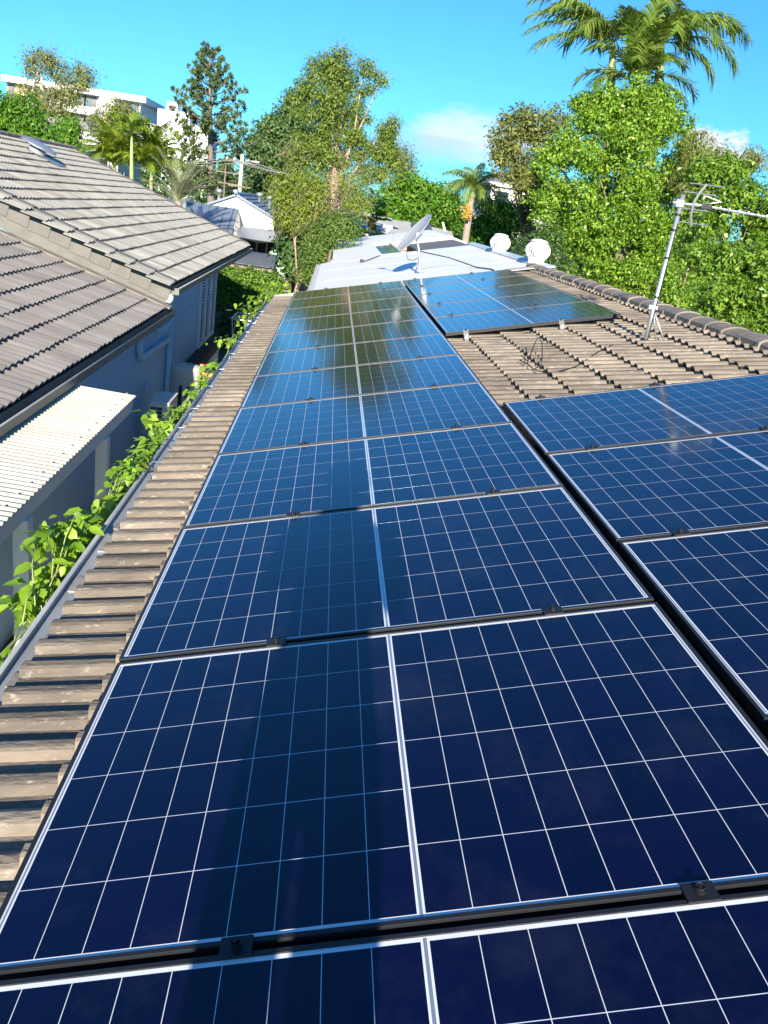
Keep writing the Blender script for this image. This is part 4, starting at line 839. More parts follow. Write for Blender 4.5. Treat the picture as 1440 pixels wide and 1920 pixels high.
b = MB(); b.box2((-0.62, 0.021, 1.0), (0.62, 0.06, 1.1)); b.box2((-0.62, 0.021, 0.3), (0.62, 0.06, 0.4)); b.build('gate_rail', 'wood_pale', gt)
b = MB(); b.box2((-0.62, -0.02, 1.22), (0.62, -0.004, 1.28)); b.build('gate_batten', 'brick_pink', gt)
b = MB(); b.box2((-0.40, -0.012, 1.05), (-0.36, -0.002, 1.15)); b.box2((0.36, -0.012, 1.02), (0.40, -0.002, 1.14)); b.build('gate_bolt', 'rubber_black', gt)
t = thing('timber_post', 'dark timber post leaning at the right end of the pale gate', 'post', (0.04, 35.1, 0)); t.scale = (1, 1, 0.82); b = MB(); b.box((0, 0, 0.65), (0.11, 0.12, 1.35), R=Matrix.Rotation(0.12, 3, 'Y')); b.build('post_shaft', 'wood_dark', t); b = MB(); b.box((0.08, 0, 1.33), (0.12, 0.13, 0.03)); b.build('post_cap', 'wood_dark', t)
t = thing('white_wall', 'low white rendered wall beside the timber gate under the bushes', 'wall', (0.50, 35.4, 0)); t.scale = (1, 1, 0.82); b = MB(); b.box2((-0.38, 0, 0), (0.5, 0.2, 1.38)); b.build('wall_panel', 'white_paint', t); b = MB(); b.box2((-0.40, -0.02, 1.383), (0.52, 0.22, 1.42)); b.build('coping', 'white_paint', t)
t = thing('shed_door', 'dark brown plank door at the right end of the metal shed', 'door', (-1.58, 32.5, 0)); t.scale = (1, 1, 0.85)
for i in range(6): MB().box2((0.0, -0.2 + i * 0.14, 0), (0.04, -0.07 + i * 0.14, 1.75)).build('plank', 'wood_dark', t)
wt = thing('water_tank', 'pale green ribbed water tank shed behind the timber gate', 'water tank', (-1.62, 39.0, 0)); wt.scale = (1.05, 1.05, 0.90)
b = MB(); pf = [(0.0, 2.12), (0.30, 2.08), (0.66, 1.92), (0.70, 1.80)]
for k in range(12): pf += [(0.70, 1.75 - k * 0.14), (0.685, 1.68 - k * 0.14)]
pf.append((0.70, 0.0)); b.lathe(pf, 32); b.build('tank_body', 'poly_green', wt, smooth=False)
b = MB(); b.lathe([(0.0, 2.16), (0.16, 2.15), (0.18, 2.08)], 20); b.build('tank_lid', 'poly_green', wt, smooth=True)
t = thing('red_post', 'rust red post beside the pale green tank', 'post', tuple(at(553, 505, 34) * np.array([1, 1, 0]))); b = MB(); b.box2((-0.08, -0.08, 0), (0.08, 0.08, 1.75)); b.build('post_shaft', 'brick_red', t); b = MB(); b.box2((-0.1, -0.1, 1.752), (0.1, 0.1, 1.79)); b.build('post_cap', 'brick_red', t)
t = thing('blue_bucket', 'bright blue plastic bucket by the foot of the timber gate', 'bucket', at(535, 560, 24.0) - np.array([0, 0, 0.15])); b = MB(); b.lathe([(0.0, 0.0), (0.10, 0.0), (0.14, 0.28), (0.15, 0.29), (0.13, 0.28), (0.095, 0.02)], 20); b.build('bucket_body', 'plastic_blue', t, smooth=True); b = MB(); b.tube([(-0.14, 0, 0.27), (-0.08, 0, 0.37), (0.08, 0, 0.37), (0.14, 0, 0.27)], 0.008, 6); b.build('handle', 'ac_white', t)
t = thing('bucket_stand', 'grey post carrying the blue bucket beyond the roof end', 'post', (at(535, 560, 24.0)[0], 24.0, 0)); b = MB(); b.box2((-0.12, -0.12, 0), (0.12, 0.12, at(535, 560, 24.0)[2] - 0.153)); b.build('post_shaft', 'wood_grey', t)
# houses beyond
def gable_house(name, label, X0, X1, Yf, Yb, ze, za, xa, wallm, roofm, ov=0.25, base=0.0, over_m=None):
    t = thing(name, label, 'house', ((X0 + X1) / 2, Yf, 0)); o = np.array([(X0 + X1) / 2, Yf, 0])
    b = MB(); b.prism([np.array(p) - o for p in [(X0, Yf, base), (X1, Yf, base), (X1, Yf, ze[1]), (xa, Yf, za), (X0, Yf, ze[0])]], (0, Yb - Yf, 0)); b.build('wall', wallm, t)
    for xe, z_, n_ in ((X0, ze[0], 'roof'), (X1, ze[1], 'roof')):
        sl = (za - z_) / (xa - xe); xo = xe - math.copysign(ov, xa - xe); zo = z_ - abs(sl) * ov
        b = MB(); b.prism([np.array(p) - o for p in [(xo, Yf - ov, zo + 0.02), (xa, Yf - ov, za + 0.02), (xa, Yf - ov, za + 0.14), (xo, Yf - ov, zo + 0.14)]], (0, Yb - Yf + 2 * ov, 0)); b.build(n_, roofm, t)
    b = MB(); b.tube([np.array([xa, Yf - ov, za + 0.14]) - o, np.array([xa, Yb + ov, za + 0.14]) - o], 0.09, 8); b.build('ridge_capping', roofm, t)
    return t, o
A_, L_, R_ = at(443, 368, 47), at(352, 398, 47), at(524, 418, 47)
wh, o = gable_house('white_gabled_house', 'white gabled house with slate blue roof behind the shade sail', L_[0], R_[0], 47, 60, (L_[2], R_[2]), A_[2], A_[0], 'white_paint', 'metal_blue', 0.2)
b = MB()
for i in range(7):
    t_ = (i + 0.5) / 7; p = A_ + (R_ - A_) * t_; b.tube([np.array([p[0], 46.9, p[2] + 0.17]) - o, np.array([p[0], 60, p[2] + 0.17]) - o], 0.03, 5)
b.build('roof_rib', 'metal_slate', wh)
for x, y in ((487, 368), (506, 374), (442, 362), (411, 361)):
    p = at(x, y, 53) - o; b = MB(); b.lathe([(0.10, -0.5), (0.10, 0.0), (0.20, 0.02), (0.2, 0.16), (0.0, 0.24)], 14, c=p); b.build('roof_cowl', 'galv', wh, smooth=True)
p1, p2, p3 = at(314, 379, 40), at(437, 393, 40), at(444, 440, 40); q1 = at(425, 415, 40)
bh = thing('blue_roofed_house', 'low house with blue grey standing seam metal roof past the grey tiled roof', 'house', (p2[0] - 2, 40, 0)); o = np.array([p2[0] - 2, 40, 0])
xr = p2[0]; zr = p2[2]
ex_, ez_ = xr + 0.35, p3[2]
b = MB(); b.prism([np.array([xr - 7, 44.5, zr + 0.05]) - o, np.array([xr, 42.5, zr]) - o, np.array([xr + 0.1, 38.5, zr - 1.45]) - o, np.array([xr - 7, 38.5, zr - 1.45]) - o], (0, 0, -0.08)); b.build('roof', 'metal_blue', bh)
b = MB()
for i in range(18): 
    x = xr - 0.25 - i * 0.4; b.tube([np.array([x, 42.5 + (xr - x) * 0.28, zr + 0.03]) - o, np.array([x + 0.1, 38.5, zr - 1.42]) - o], 0.03, 5)
b.build('standing_seam', 'metal_slate', bh)
b = MB(); b.prism([np.array(p) - o for p in [(xr + 0.02, 42.4, zr - 0.05), (xr + 0.12, 38.6, zr - 1.5), (xr + 0.6, 39.0, zr - 1.55), (xr + 0.5, 43.0, zr - 1.4)]], (0, 0, -0.05)); b.build('hip_end', 'flash_beige', bh)
b = MB(); b.box2((-5, -1.3, 0), (2.2, 3.5, zr - 1.56)); b.build('wall', 'wall_pipe', bh)
b = MB(); b.lathe([(0.12, -0.3), (0.12, 0.1), (0.25, 0.14), (0.27, 0.3), (0.2, 0.42), (0.0, 0.46)], 18, c=at(346, 382, 42) - o); b.build('roof_cowl', 'galv', bh, smooth=True)
ss = thing('shade_sail', 'grey shade sail stretched in front of the white gabled house', 'shade sail', at(475, 440, 40))
o = at(475, 440, 40); c4 = [at(446, 424, 41.5), at(520, 432, 44), at(523, 456, 38.5), at(444, 444, 37.5)]; n = 12; vs = []; fs = []
for i in range(n + 1):
    for j in range(n + 1):
        u, v = i / n, j / n; p = (c4[0] * (1 - u) + c4[1] * u) * (1 - v) + (c4[3] * (1 - u) + c4[2] * u) * v; sag = -0.35 * math.sin(math.pi * u) * math.sin(math.pi * v); pin = 0.12 * (math.sin(math.pi * u) * (2 * v - 1) ** 3); p = p + np.array([0, -pin * 1.5, sag + 0.0]); vs.append(p - o)
for i in range(n):
    for j in range(n): a0 = i * (n + 1) + j; fs.append((a0, a0 + 1, a0 + n + 2, a0 + n + 1))
b = MB(); b.add(vs, fs); q = b.build('sail_cloth', 'sail_grey', ss, smooth=True)
b = MB(); b.tube([c4[3] - o, c4[3] - o + np.array([-0.05, -0.02, -1.9])], 0.05, 8); b.tube([c4[2] - o, c4[2] - o + np.array([0, 0, -1.8])], 0.05, 8); b.build('sail_post', 'galv', ss)
pt = thing('patio', 'dark patio room with pale window frames under the shade sail', 'patio', at(485, 465, 43)); o = at(485, 465, 43)
b = MB(); b.box2((-1.7, 0, -1.2), (1.0, 0.1, 0.75)); b.build('wall', 'wood_dark', pt)
for x in (-0.75, -0.15, 0.35):
    b = MB(); b.box2((x, -0.06, -1.2), (x + 0.09, -0.004, 0.7)); b.build('window_frame', 'flash_beige', pt)
b = MB(); b.box2((-0.62, -0.05, -0.5), (-0.2, -0.02, 0.4)); b.build('window_pane', 'glass_dark', pt)
t = thing('red_umbrella', 'folded red and white cloth beside the shade sail corner', 'umbrella', at(522, 462, 41)); b = MB(); b.lathe([(0.0, 0.75), (0.12, 0.45), (0.24, 0.05), (0.2, 0.0)], 14); b.build('cloth', 'white_paint', t, smooth=True); b = MB(); b.lathe([(0.21, 0.0), (0.13, -0.16), (0.1, -0.35)], 14); b.build('hem', 'plastic_red', t); b = MB(); b.tube([(0, 0, 0.7), (0, 0, -1.6)], 0.03, 8); b.build('pole', 'galv', t)
G_ = at(965, 345, 50)
rh = thing('white_block_house', 'white two storey house glimpsed behind the olive tree', 'house', (G_[0] + 1.2, 50, 0)); b = MB(); b.box2((-2.5, 0, 0), (2.2, 6, G_[2] - 0.25)); b.build('wall', 'white_paint', rh)
b = MB(); b.prism([(-2.7, -0.3, G_[2] - 0.25), (2.5, -0.3, G_[2] - 0.25), (2.5, -0.3, G_[2] - 0.08), (-2.7, -0.3, G_[2] - 0.08)], (0, 6.5, 0)); b.build('eave_board', 'white_paint', rh)
b = MB(); b.prism([(-2.6, -0.2, G_[2] - 0.08), (-2.6, 6.2, G_[2] - 0.08), (-2.0, 3, G_[2] + 0.7)], (4.9, 0, 0)); b.build('roof', 'apartment_mid', rh)
for x in (-2.2, -0.6):
    b = MB(); b.box2((x, -0.03, G_[2] - 1.5), (x + 0.8, -0.004, G_[2] - 0.5)); w = b.build('window', 'glass_dark', rh); b = MB(); b.box2((x - 0.05, -0.05, G_[2] - 1.55), (x + 0.03, -0.005, G_[2] - 0.45)); b.box2((x + 0.77, -0.05, G_[2] - 1.55), (x + 0.85, -0.005, G_[2] - 0.45)); b.build('window_frame', 'white_paint', w)
sr = thing('grey_sheet_roof', 'low grey metal shed roof with dark panels behind the papaya', 'shed', at(730, 428, 42)); o = at(730, 428, 42); b = MB(); b.box((0.3, 0, 0.1), (6.0, 3.2, 0.06), R=Matrix.Rotation(math.radians(12), 3, 'X') @ Matrix.Rotation(math.radians(4), 3, 'Y')); b.build('roof', 'sail_grey', sr); b = MB(); b.box2((-2.4, -1.0, -3.0), (3.0, 1.4, -0.35)); b.build('wall', 'wood_grey', sr)
for x in (-2.3, 1.6):
    b = MB(); b.box((x, 0.2, 0.25), (1.0, 1.4, 0.05), R=Matrix.Rotation(math.radians(14), 3, 'X')); b.build('roof_panel', 'metal_slate', sr)
# small houses seen over the grey roof ridge
def cottage(px, py, Y, w, label, wm, rm, h=1.6):
    p = at(px, py, Y); t = thing('cottage', label, 'house', (p[0], Y, 0)); b = MB(); b.box2((-w / 2, 0, 0), (w / 2, 5, p[2])); b.build('wall', wm, t); b = MB(); b.prism([(-w / 2 - 0.4, -0.5, p[2]), (w / 2 + 0.4, -0.5, p[2]), (w / 2 - 0.8, -0.2, p[2] + h), (-w / 2 + 0.8, -0.2, p[2] + h)], (0, 5.6, 0)); b.build('roof', rm, t)
    b = MB(); b.box2((-0.4, -0.03, p[2] - 1.3), (0.4, -0.004, p[2] - 0.4)); b.build('window_pane', 'glass_dark', t); return t
cottage(100, 268, 62, 6.0, 'small house with dark grey roof among the trees above the grey tiled roof', 'wood_dark', 'apartment_grey')
cottage(108, 285, 56, 3.2, 'small pale gabled house just above the grey roof ridge', 'trim_cream', 'wall_pipe', 0.6)
cottage(168, 272, 60, 4.6, 'cream walled house between the gum tree and the golden palms', 'sheet_cream', 'sail_grey', 0.8)
# apartment block on the rise
AY = 150
def ax_(px, py): return at(px, py, AY)
ap = thing('apartment_block', 'long white apartment block with grey balconies on the rise at the left', 'apartment building', (ax_(150, 200)[0], AY, 0)); o = np.array([ax_(150, 200)[0], AY, 0])
def face(name, mt, px0, px1, top0, top1, h, dy=0.0, parent=ap, depth=0.3, bot=None):
    a_, b_ = at(px0, top0, AY + dy) - o, at(px1, top1, AY + dy) - o; m_ = MB()
    za = a_[2] - h if bot is None else bot; zb = b_[2] - h if bot is None else bot
    m_.prism([(a_[0], a_[1], za), (b_[0], b_[1], zb), (b_[0], b_[1], b_[2]), (a_[0], a_[1], a_[2])], (0, depth, 0)); return m_.build(name, mt, parent)
LV_ = ax_(12, 142)[2]
def lev(px, z_): 
    p = at(px, 300, AY); return np.array([p[0], AY, z_]) - o
zt = ax_(12, 142)[2]
b = MB(); x0, x1, x2 = ax_(12, 200)[0] - o[0], ax_(190, 200)[0] - o[0], ax_(262, 200)[0] - o[0]
b.box2((x0, 0.4, 0), (x2, 14, zt - 0.4)); b.build('wall', 'apartment_white', ap)
b = MB(); b.box2((x0 - 0.3, -1.2, zt - 0.9), (x2 + 1.2, 14, zt)); b.build('roof_slab', 'apartment_white', ap)
nf = 5; fh = 3.0
for k in range(nf):
    z1 = zt - 0.9 - k * fh
    b = MB(); b.box2((x0 + 3.5, -0.9, z1 - fh), (x1 - 0.6, 0.35, z1 - fh + 1.15)); b.build('balcony', 'apartment_white', ap)
    for j in range(6):
        xa_ = x0 + 3.8 + j * (x1 - x0 - 5.0) / 6; b = MB(); b.box2((xa_, 0.30, z1 - fh + 1.2), (xa_ + (x1 - x0) / 7.5, 0.39, z1 - 0.1)); w = b.build('window', 'apartment_grey' if j % 3 else 'apartment_mid', ap)
        b = MB(); b.box2((xa_ + 0.3, 0.24, z1 - fh + 1.3), (xa_ + 1.2, 0.295, z1 - 0.5)); b.build('pane', 'glass_sky', w)
    b = MB(); b.box2((x1 + 2.6, -0.9, z1 - fh), (x2 + 0.9, 0.35, z1 - fh + 1.0)); b.build('balcony', 'apartment_white' if k else 'wall_pipe', ap)
    b = MB(); b.box2((x1 + 2.8, 0.30, z1 - fh + 1.0), (x2 - 0.2, 0.39, z1 - 0.1)); w = b.build('window', 'apartment_grey', ap)
    b = MB(); b.box2((x1 + 4.2, 0.24, z1 - fh + 1.0), (x1 + 5.4, 0.295, z1 - 0.3)); b.build('pane', 'glass_sky', w)
    b = MB(); b.box2((x0 + 0.2, 0.2, z1 - fh + 0.7), (x0 + 1.1, 0.39, z1 - 0.2)); w = b.build('window', 'apartment_grey', ap)
b = MB(); b.box2((x0 + 1.4, 0.1, 2), (x0 + 3.3, 0.39, zt - 1.0)); b.build('yellow_panel', 'apartment_yellow', ap)
b = MB(); b.box2((x1, -1.25, 1), (x1 + 2.5, 0.38, zt - 0.3)); b.build('stair_tower', 'apartment_white', ap)
b = MB(); b.box2((x1 - 0.5, -0.3, 1), (x1 - 0.03, 0.36, zt - 0.1)); b.build('tower_recess', 'apartment_mid', ap)
a2 = thing('white_office_block', 'plain bright white block with few windows beside the apartment block', 'building', (ax_(330, 200)[0], AY - 12, 0)); o2 = np.array([ax_(330, 200)[0], AY - 12, 0])
def a2p(px, py): return at(px, py, AY - 12) - o2
b = MB(); q = a2p(296, 203); b.box2((q[0], 0, 0), (a2p(352, 300)[0], 10, q[2])); q3 = a2p(246, 226); b.box2((q3[0], 0.5, 0), (q[0] - 0.02, 10, q3[2])); q4 = a2p(392, 232); b.box2((a2p(352, 300)[0] + 0.02, 1, 0), (q4[0], 10, q4[2] - 0.5)); b.build('wall', 'apartment_white', a2)
b = MB(); q5 = a2p(308, 186); b.box2((q5[0], 2, q[2] - 0.1), (q5[0] + 1.6, 5, q5[2])); b.build('plant_room', 'apartment_white', a2)
for px in (263, 270, 278): 
    p = a2p(px, 234); b = MB(); b.box2((p[0], 0.4, p[2] - 1.0), (p[0] + 0.5, 0.49, p[2])); b.build('window', 'apartment_mid', a2)
b = MB(); p = a2p(288, 232); b.box2((p[0], 0.35, p[2] - 7), (p[0] + 0.62, 0.49, p[2])); b.build('brick_strip', 'brick_red', a2)
# power pole
pp = at(448, 372, 62); pole = thing('power_pole', 'pale timber power pole with crossarm and street lamp', 'power pole', (pp[0], 62, 0)); ztop = at(457, 290, 62)[2]
b = MB(); b.tube([(0, 0, 0), (0.02, 0, ztop)], [0.17, 0.12], 12); b.build('pole_shaft', 'pole_green', pole, smooth=True)
b = MB(); b.box((0, -0.14, ztop - 0.5), (2.2, 0.1, 0.12)); b.box((0, -0.14, ztop - 2.1), (1.6, 0.1, 0.1)); b.build('crossarm', 'bark_grey', pole)
for x in (-1.0, -0.5, 0.5, 1.0):
    b = MB(); b.lathe([(0.05, 0), (0.06, 0.08), (0.03, 0.16), (0.0, 0.18)], 10, c=(x, -0.14, ztop - 0.435)); b.build('insulator', 'tank_grey', pole)
b = MB(); b.tube([(0, -0.1, ztop - 0.6), (0.6, -0.3, ztop - 0.35), (0.9, -0.4, ztop - 0.35)], 0.03, 8); b.build('lamp_arm', 'galv', pole); b = MB(); b.box((1.0, -0.4, ztop - 0.36), (0.55, 0.2, 0.1)); b.build('lamp_head', 'dish_grey', pole, bevel=0.03)
b = MB()
for x in (-1.0, -0.4, 0.5):
    for q, sg in ((at(250, 292, 75), 1), (at(700, 330, 45), 1)):
        pts = []
        for t_ in np.linspace(0, 1, 10):
            p = np.array([pp[0] + x, 62, ztop - 0.35]) * (1 - t_) + (q + np.array([x, 0, 0])) * t_; p[2] -= 0.5 * math.sin(math.pi * t_); pts.append(p)
        b.tube(pts, 0.012, 4, cap=False)
tag(b.build('power_line', 'tank_grey'), 'thin grey power lines strung from the timber power pole', 'power line')
pp2 = at(421, 345, 78); p2_ = thing('far_power_pole', 'distant thin power pole with two crossarms left of the timber pole', 'power pole', (pp2[0], 78, 0)); z2 = at(423, 309, 78)[2]
b = MB(); b.tube([(0, 0, 0), (0, 0, z2)], [0.08, 0.06], 8); b.build('pole_shaft', 'bark_grey', p2_); b = MB(); b.box((0.4, -0.1, z2 - 0.6), (2.4, 0.08, 0.1)); b.box((0.4, -0.1, z2 - 1.5), (2.0, 0.08, 0.1)); b.build('crossarm', 'bark_grey', p2_)
# ------------------------------------------------------------------ trees
def foot(px, Y): p = at(px, 400, Y); return np.array([p[0], Y, 0.0])
def B(Y, *l): return [blob(q[0], q[1], q[2], q[3], Y + (q[4] if len(q) > 4 else 0)) for q in l]
# big lilly pilly right behind the ridge
tree('lilly_pilly_tree', 'huge glossy green tree in front of the tall palms, behind the ridge caps', 'tree', foot(1150, 31),
     B(31, (1150, 200, 62, 40, .5), (1215, 190, 50, 45, .5), (1255, 225, 42, 40, .3), (1150, 188, 36, 24, .8), (1205, 180, 30, 22, .8), (1242, 190, 28, 24, .8), (1110, 200, 34, 26, .8), (1090, 240, 52, 40, .3), (1180, 260, 70, 50, -.6), (1045, 300, 42, 42, .2), (1120, 320, 60, 52, -.5), (1215, 330, 70, 55, -.9), (1285, 300, 38, 45, .2),
        (1040, 385, 40, 45, 0), (1100, 415, 62, 52, -.9), (1190, 420, 70, 58, -1.4), (1270, 410, 52, 52, -.8), (1065, 490, 46, 48, -.4), (1140, 510, 66, 54, -1.5), (1230, 520, 68, 54, -1.9), (1090, 570, 52, 42, -.9), (1180, 590, 70, 46, -1.7), (1280, 590, 60, 46, -2.0), (1150, 660, 90, 50, -1.5), (1130, 455, 60, 50, 1.2), (1215, 475, 60, 50, 1.2), (1165, 360, 60, 50, 1.2), (1260, 350, 44, 44, 1), (1275, 470, 40, 50, 1), (1080, 430, 40, 50, 1), (1020, 460, 26, 40, 0), (1290, 540, 40, 40, 1)),
     125000, 0.112, 'leaf_lilly', 'bark_grey', 0.26, 21, per=12, cl=0.20, aspect=0.55, shell=0.72, limbn=10, facing=0.5, lump=(9, 0.30), core=8000)
tree('hedge_tree', 'lower bushy green tree at the right edge behind the tv antenna', 'tree', foot(1400, 16.5),
     B(16.5, (1318, 318, 26, 26, .8), (1305, 385, 26, 40, .6), (1300, 460, 26, 40, .4), (1335, 340, 36, 36, .6), (1385, 330, 40, 36, .6), (1345, 410, 48, 46, 0), (1410, 400, 50, 52, 0), (1330, 490, 52, 48, -.6), (1400, 490, 62, 54, -.8), (1470, 440, 60, 60, 0), (1350, 570, 62, 46, -1.2), (1430, 575, 62, 48, -1.3), (1500, 540, 60, 60, -.6), (1390, 640, 70, 42, -1.6), (1470, 650, 60, 40, -1.5), (1300, 640, 60, 42, -1.5)),
     42000, 0.082, 'leaf_side', 'bark_grey', 0.11, 23, per=12, cl=0.12, aspect=0.52, shell=0.72, limbn=8, facing=0.5, lump=(9, 0.29), core=3500)
t, bl = tree('wispy_tree', 'wispy yellowish bamboo leaved tree between the two green trees on the right', 'tree', foot(1310, 29),
     B(29, (1300, 285, 28, 34), (1330, 320, 26, 40), (1290, 340, 24, 40), (1390, 310, 34, 24, -2), (1415, 300, 20, 16, -2)), 3200, 0.22, 'leaf_olive', 'twig', 0.05, 29, per=8, cl=0.35, aspect=0.16, shell=0.4, droop=1.2, up=0.1)
tree('olive_tree', 'olive brown sparse tree left of the huge glossy green tree', 'tree', foot(1000, 38),
     B(38, (965, 232, 24, 18), (1005, 228, 34, 24), (1040, 245, 34, 34), (945, 270, 28, 24), (985, 270, 38, 32), (1030, 300, 40, 42), (935, 305, 18, 18), (965, 320, 28, 22), (1010, 350, 34, 32), (1035, 380, 30, 40), (985, 340, 24, 20), (1000, 390, 20, 22), (1005, 440, 20, 20)),
     15000, 0.185, 'leaf_olive', 'bark_dark', 0.22, 31, lump=(8, 0.36), per=9, cl=0.34, aspect=0.36, shell=0.5, lead=at(1010, 300, 38), limbn=10)
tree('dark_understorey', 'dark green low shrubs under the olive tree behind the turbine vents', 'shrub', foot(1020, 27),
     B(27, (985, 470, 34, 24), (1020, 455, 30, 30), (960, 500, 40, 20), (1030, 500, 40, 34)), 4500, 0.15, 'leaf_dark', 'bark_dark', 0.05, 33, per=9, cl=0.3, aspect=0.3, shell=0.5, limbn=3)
tree('citrus_tree', 'rounded bright green tree right of the palm with orange fruit', 'tree', foot(935, 46),
     B(46, (925, 395, 26, 26), (950, 405, 26, 30), (905, 425, 26, 26), (935, 435, 34, 28), (965, 430, 22, 28), (890, 450, 26, 18), (935, 460, 50, 20)),
     10000, 0.20, 'leaf_mango', 'bark_dark', 0.16, 35, per=9, cl=0.30, aspect=0.45, shell=0.85, limbn=5, lump=(9, 0.36), core=900)
tree('mango_tree', 'dense round bright green tree right of the papaya', 'tree', foot(785, 50),
     B(50, (775, 352, 36, 18), (745, 362, 24, 20), (812, 372, 28, 24), (770, 385, 40, 28), (735, 390, 20, 26), (815, 405, 26, 22), (780, 415, 44, 20), (840, 400, 20, 30)),
     16000, 0.22, 'leaf_mango', 'bark_dark', 0.3, 37, per=10, cl=0.34, aspect=0.42, shell=0.85, limbn=6, lump=(9, 0.36), core=1200)
# tall paperbark behind the white roof
PB = B(29.5, (636, 103, 16, 10), (603, 124, 22, 18), (638, 128, 30, 22), (682, 128, 18, 13), (714, 150, 14, 9), (600, 165, 34, 26), (645, 165, 34, 26), (688, 165, 12, 12), (590, 205, 38, 28), (640, 208, 42, 30), (674, 215, 16, 16), (582, 248, 40, 26), (636, 250, 44, 28), (670, 252, 20, 18),
       (722, 245, 16, 14), (736, 232, 12, 10), (725, 272, 22, 20), (700, 285, 26, 20), (560, 280, 34, 20), (600, 285, 42, 20), (650, 290, 34, 18), (580, 315, 34, 20), (725, 310, 22, 24), (695, 325, 22, 20))
t, bl = tree('paperbark_tree', 'tall ragged paperbark tree with pinkish split trunk behind the white roof', 'tree', foot(622, 29.5), PB, 42000, 0.115, 'leaf_paper', 'bark_pale', 0.19, 41, lump=(8, 0.34),
     per=9, cl=0.22, aspect=0.30, shell=0.6, lead=at(643, 200, 29.5), limbn=16, fork=0.45, up=0.5)
twigs('dead_twigs', [bl[i] for i in (18, 19, 20, 21, 22, 23)], 200, 0.62, 0.007, 'twig', t, 43)
twigs('top_twigs', [bl[i] for i in (0, 1, 2, 3, 4, 14, 15)], 90, 0.5, 0.008, 'bark_grey', t, 44, droop=-0.8)
b = MB(); q0 = at(612, 440, 29.1) - foot(622, 29.5); b.tube([q0 * np.array([1, 1, 0]), q0, at(619, 400, 29.3) - foot(622, 29.5), at(628, 350, 29.5) - foot(622, 29.5), at(637, 290, 29.5) - foot(622, 29.5)], [0.2, 0.17, 0.14, 0.12, 0.08], 10); b.build('second_stem', 'bark_pale', t, smooth=True)
t, bl = tree('weeping_shrub', 'yellow green tangled shrub with brown twigs left of the paperbark trunk', 'shrub', foot(560, 28),
     B(28, (530, 348, 24, 16), (560, 345, 34, 20), (595, 350, 24, 24), (545, 375, 34, 20), (585, 385, 30, 24), (560, 410, 34, 24), (530, 400, 16, 26), (665, 380, 24, 26), (650, 345, 20, 24)), 11000, 0.115, 'leaf_yellow', 'bark_pale', 0.10, 45, per=8, cl=0.3, aspect=0.28, shell=0.4, limbn=6)
twigs('dead_twigs', bl, 260, 0.7, 0.007, 'twig', t, 46)
tree('bottlebrush_shrub', 'large feathery green bush beside the left edge of the white roof', 'shrub', foot(590, 26.5),
     B(26.5, (592, 455, 24, 30), (615, 440, 34, 28), (645, 430, 30, 24), (585, 495, 20, 26), (608, 485, 22, 34), (635, 415, 24, 18), (570, 515, 12, 14), (600, 525, 22, 16)), 15000, 0.12, 'leaf_bush', 'bark_pale', 0.08, 47, per=8, cl=0.22, aspect=0.24, shell=0.5, limbn=6, up=0.6)
tree('dark_bush', 'deep green broad leaved bush between the pale water tank and the feathery bush', 'shrub', foot(545, 29),
     B(29, (548, 440, 22, 30), (565, 415, 22, 30), (545, 475, 20, 24), (558, 500, 18, 18), (585, 405, 20, 20)), 6500, 0.20, 'leaf_dark', 'bark_dark', 0.07, 49, per=8, cl=0.34, aspect=0.42, shell=0.45, limbn=3)
tree('yellow_shrub', 'small bright yellow leaved shrub beside the shade sail', 'shrub', foot(535, 39), B(39, (534, 418, 12, 9), (528, 425, 9, 9), (540, 424, 9, 8)), 900, 0.22, 'leaf_yellow', 'bark_dark', 0.04, 51, per=8, cl=0.25, aspect=0.5, limbn=3)
tree('sparse_tree', 'thin pale brown tree showing sky behind the paperbark', 'tree', foot(755, 58), B(58, (755, 292, 16, 18), (768, 312, 14, 18), (745, 312, 16, 18), (735, 290, 14, 14), (760, 335, 18, 14)), 3600, 0.20, 'leaf_olive', 'twig', 0.12, 53, per=7, cl=0.5, aspect=0.25, shell=0.3, limbn=5)
tree('fig_tree', 'large dark green domed tree behind the power pole', 'tree', foot(525, 105),
     B(105, (552, 190, 16, 14), (534, 214, 18, 16), (510, 240, 20, 16), (545, 225, 34, 30), (490, 258, 26, 22), (525, 262, 40, 30), (478, 290, 18, 22), (505, 300, 36, 30), (550, 290, 36, 36), (490, 330, 30, 26), (530, 335, 40, 26)),
     20000, 0.46, 'leaf_fig', 'bark_grey', 0.7, 55, per=10, cl=0.8, aspect=0.42, shell=0.85, limbn=8, lump=(8, 0.38), core=1200)
tree('pepper_tree', 'mid green spreading tree at the left edge below the apartment block', 'tree', foot(25, 44),
     B(44, (12, 198, 22, 14), (45, 195, 22, 14), (8, 225, 26, 20), (50, 222, 26, 20), (25, 250, 34, 22), (70, 245, 22, 22), (-30, 230, 36, 36), (60, 268, 30, 14)), 10000, 0.20, 'leaf_mango', 'bark_grey', 0.25, 57, per=9, cl=0.42, aspect=0.4, shell=0.6, limbn=6)
GB = B(72, (78, 110, 24, 12), (62, 130, 16, 18), (97, 118, 12, 12), (108, 138, 20, 16), (152, 140, 20, 16), (160, 155, 12, 14), (140, 160, 12, 12), (52, 172, 18, 13), (84, 182, 22, 22), (128, 186, 22, 16), (95, 205, 24, 18), (125, 172, 20, 14), (88, 232, 20, 18), (118, 218, 24, 14))
t, bl = tree('gum_tree', 'tall sparse gum tree with bare twigs on top in front of the apartment block', 'tree', foot(72, 72), GB, 8500, 0.30, 'leaf_gum', 'bark_white', 0.30, 59, per=8, cl=0.62, aspect=0.24, shell=0.35, lead=at(78, 140, 72), limbn=13, droop=0.8)
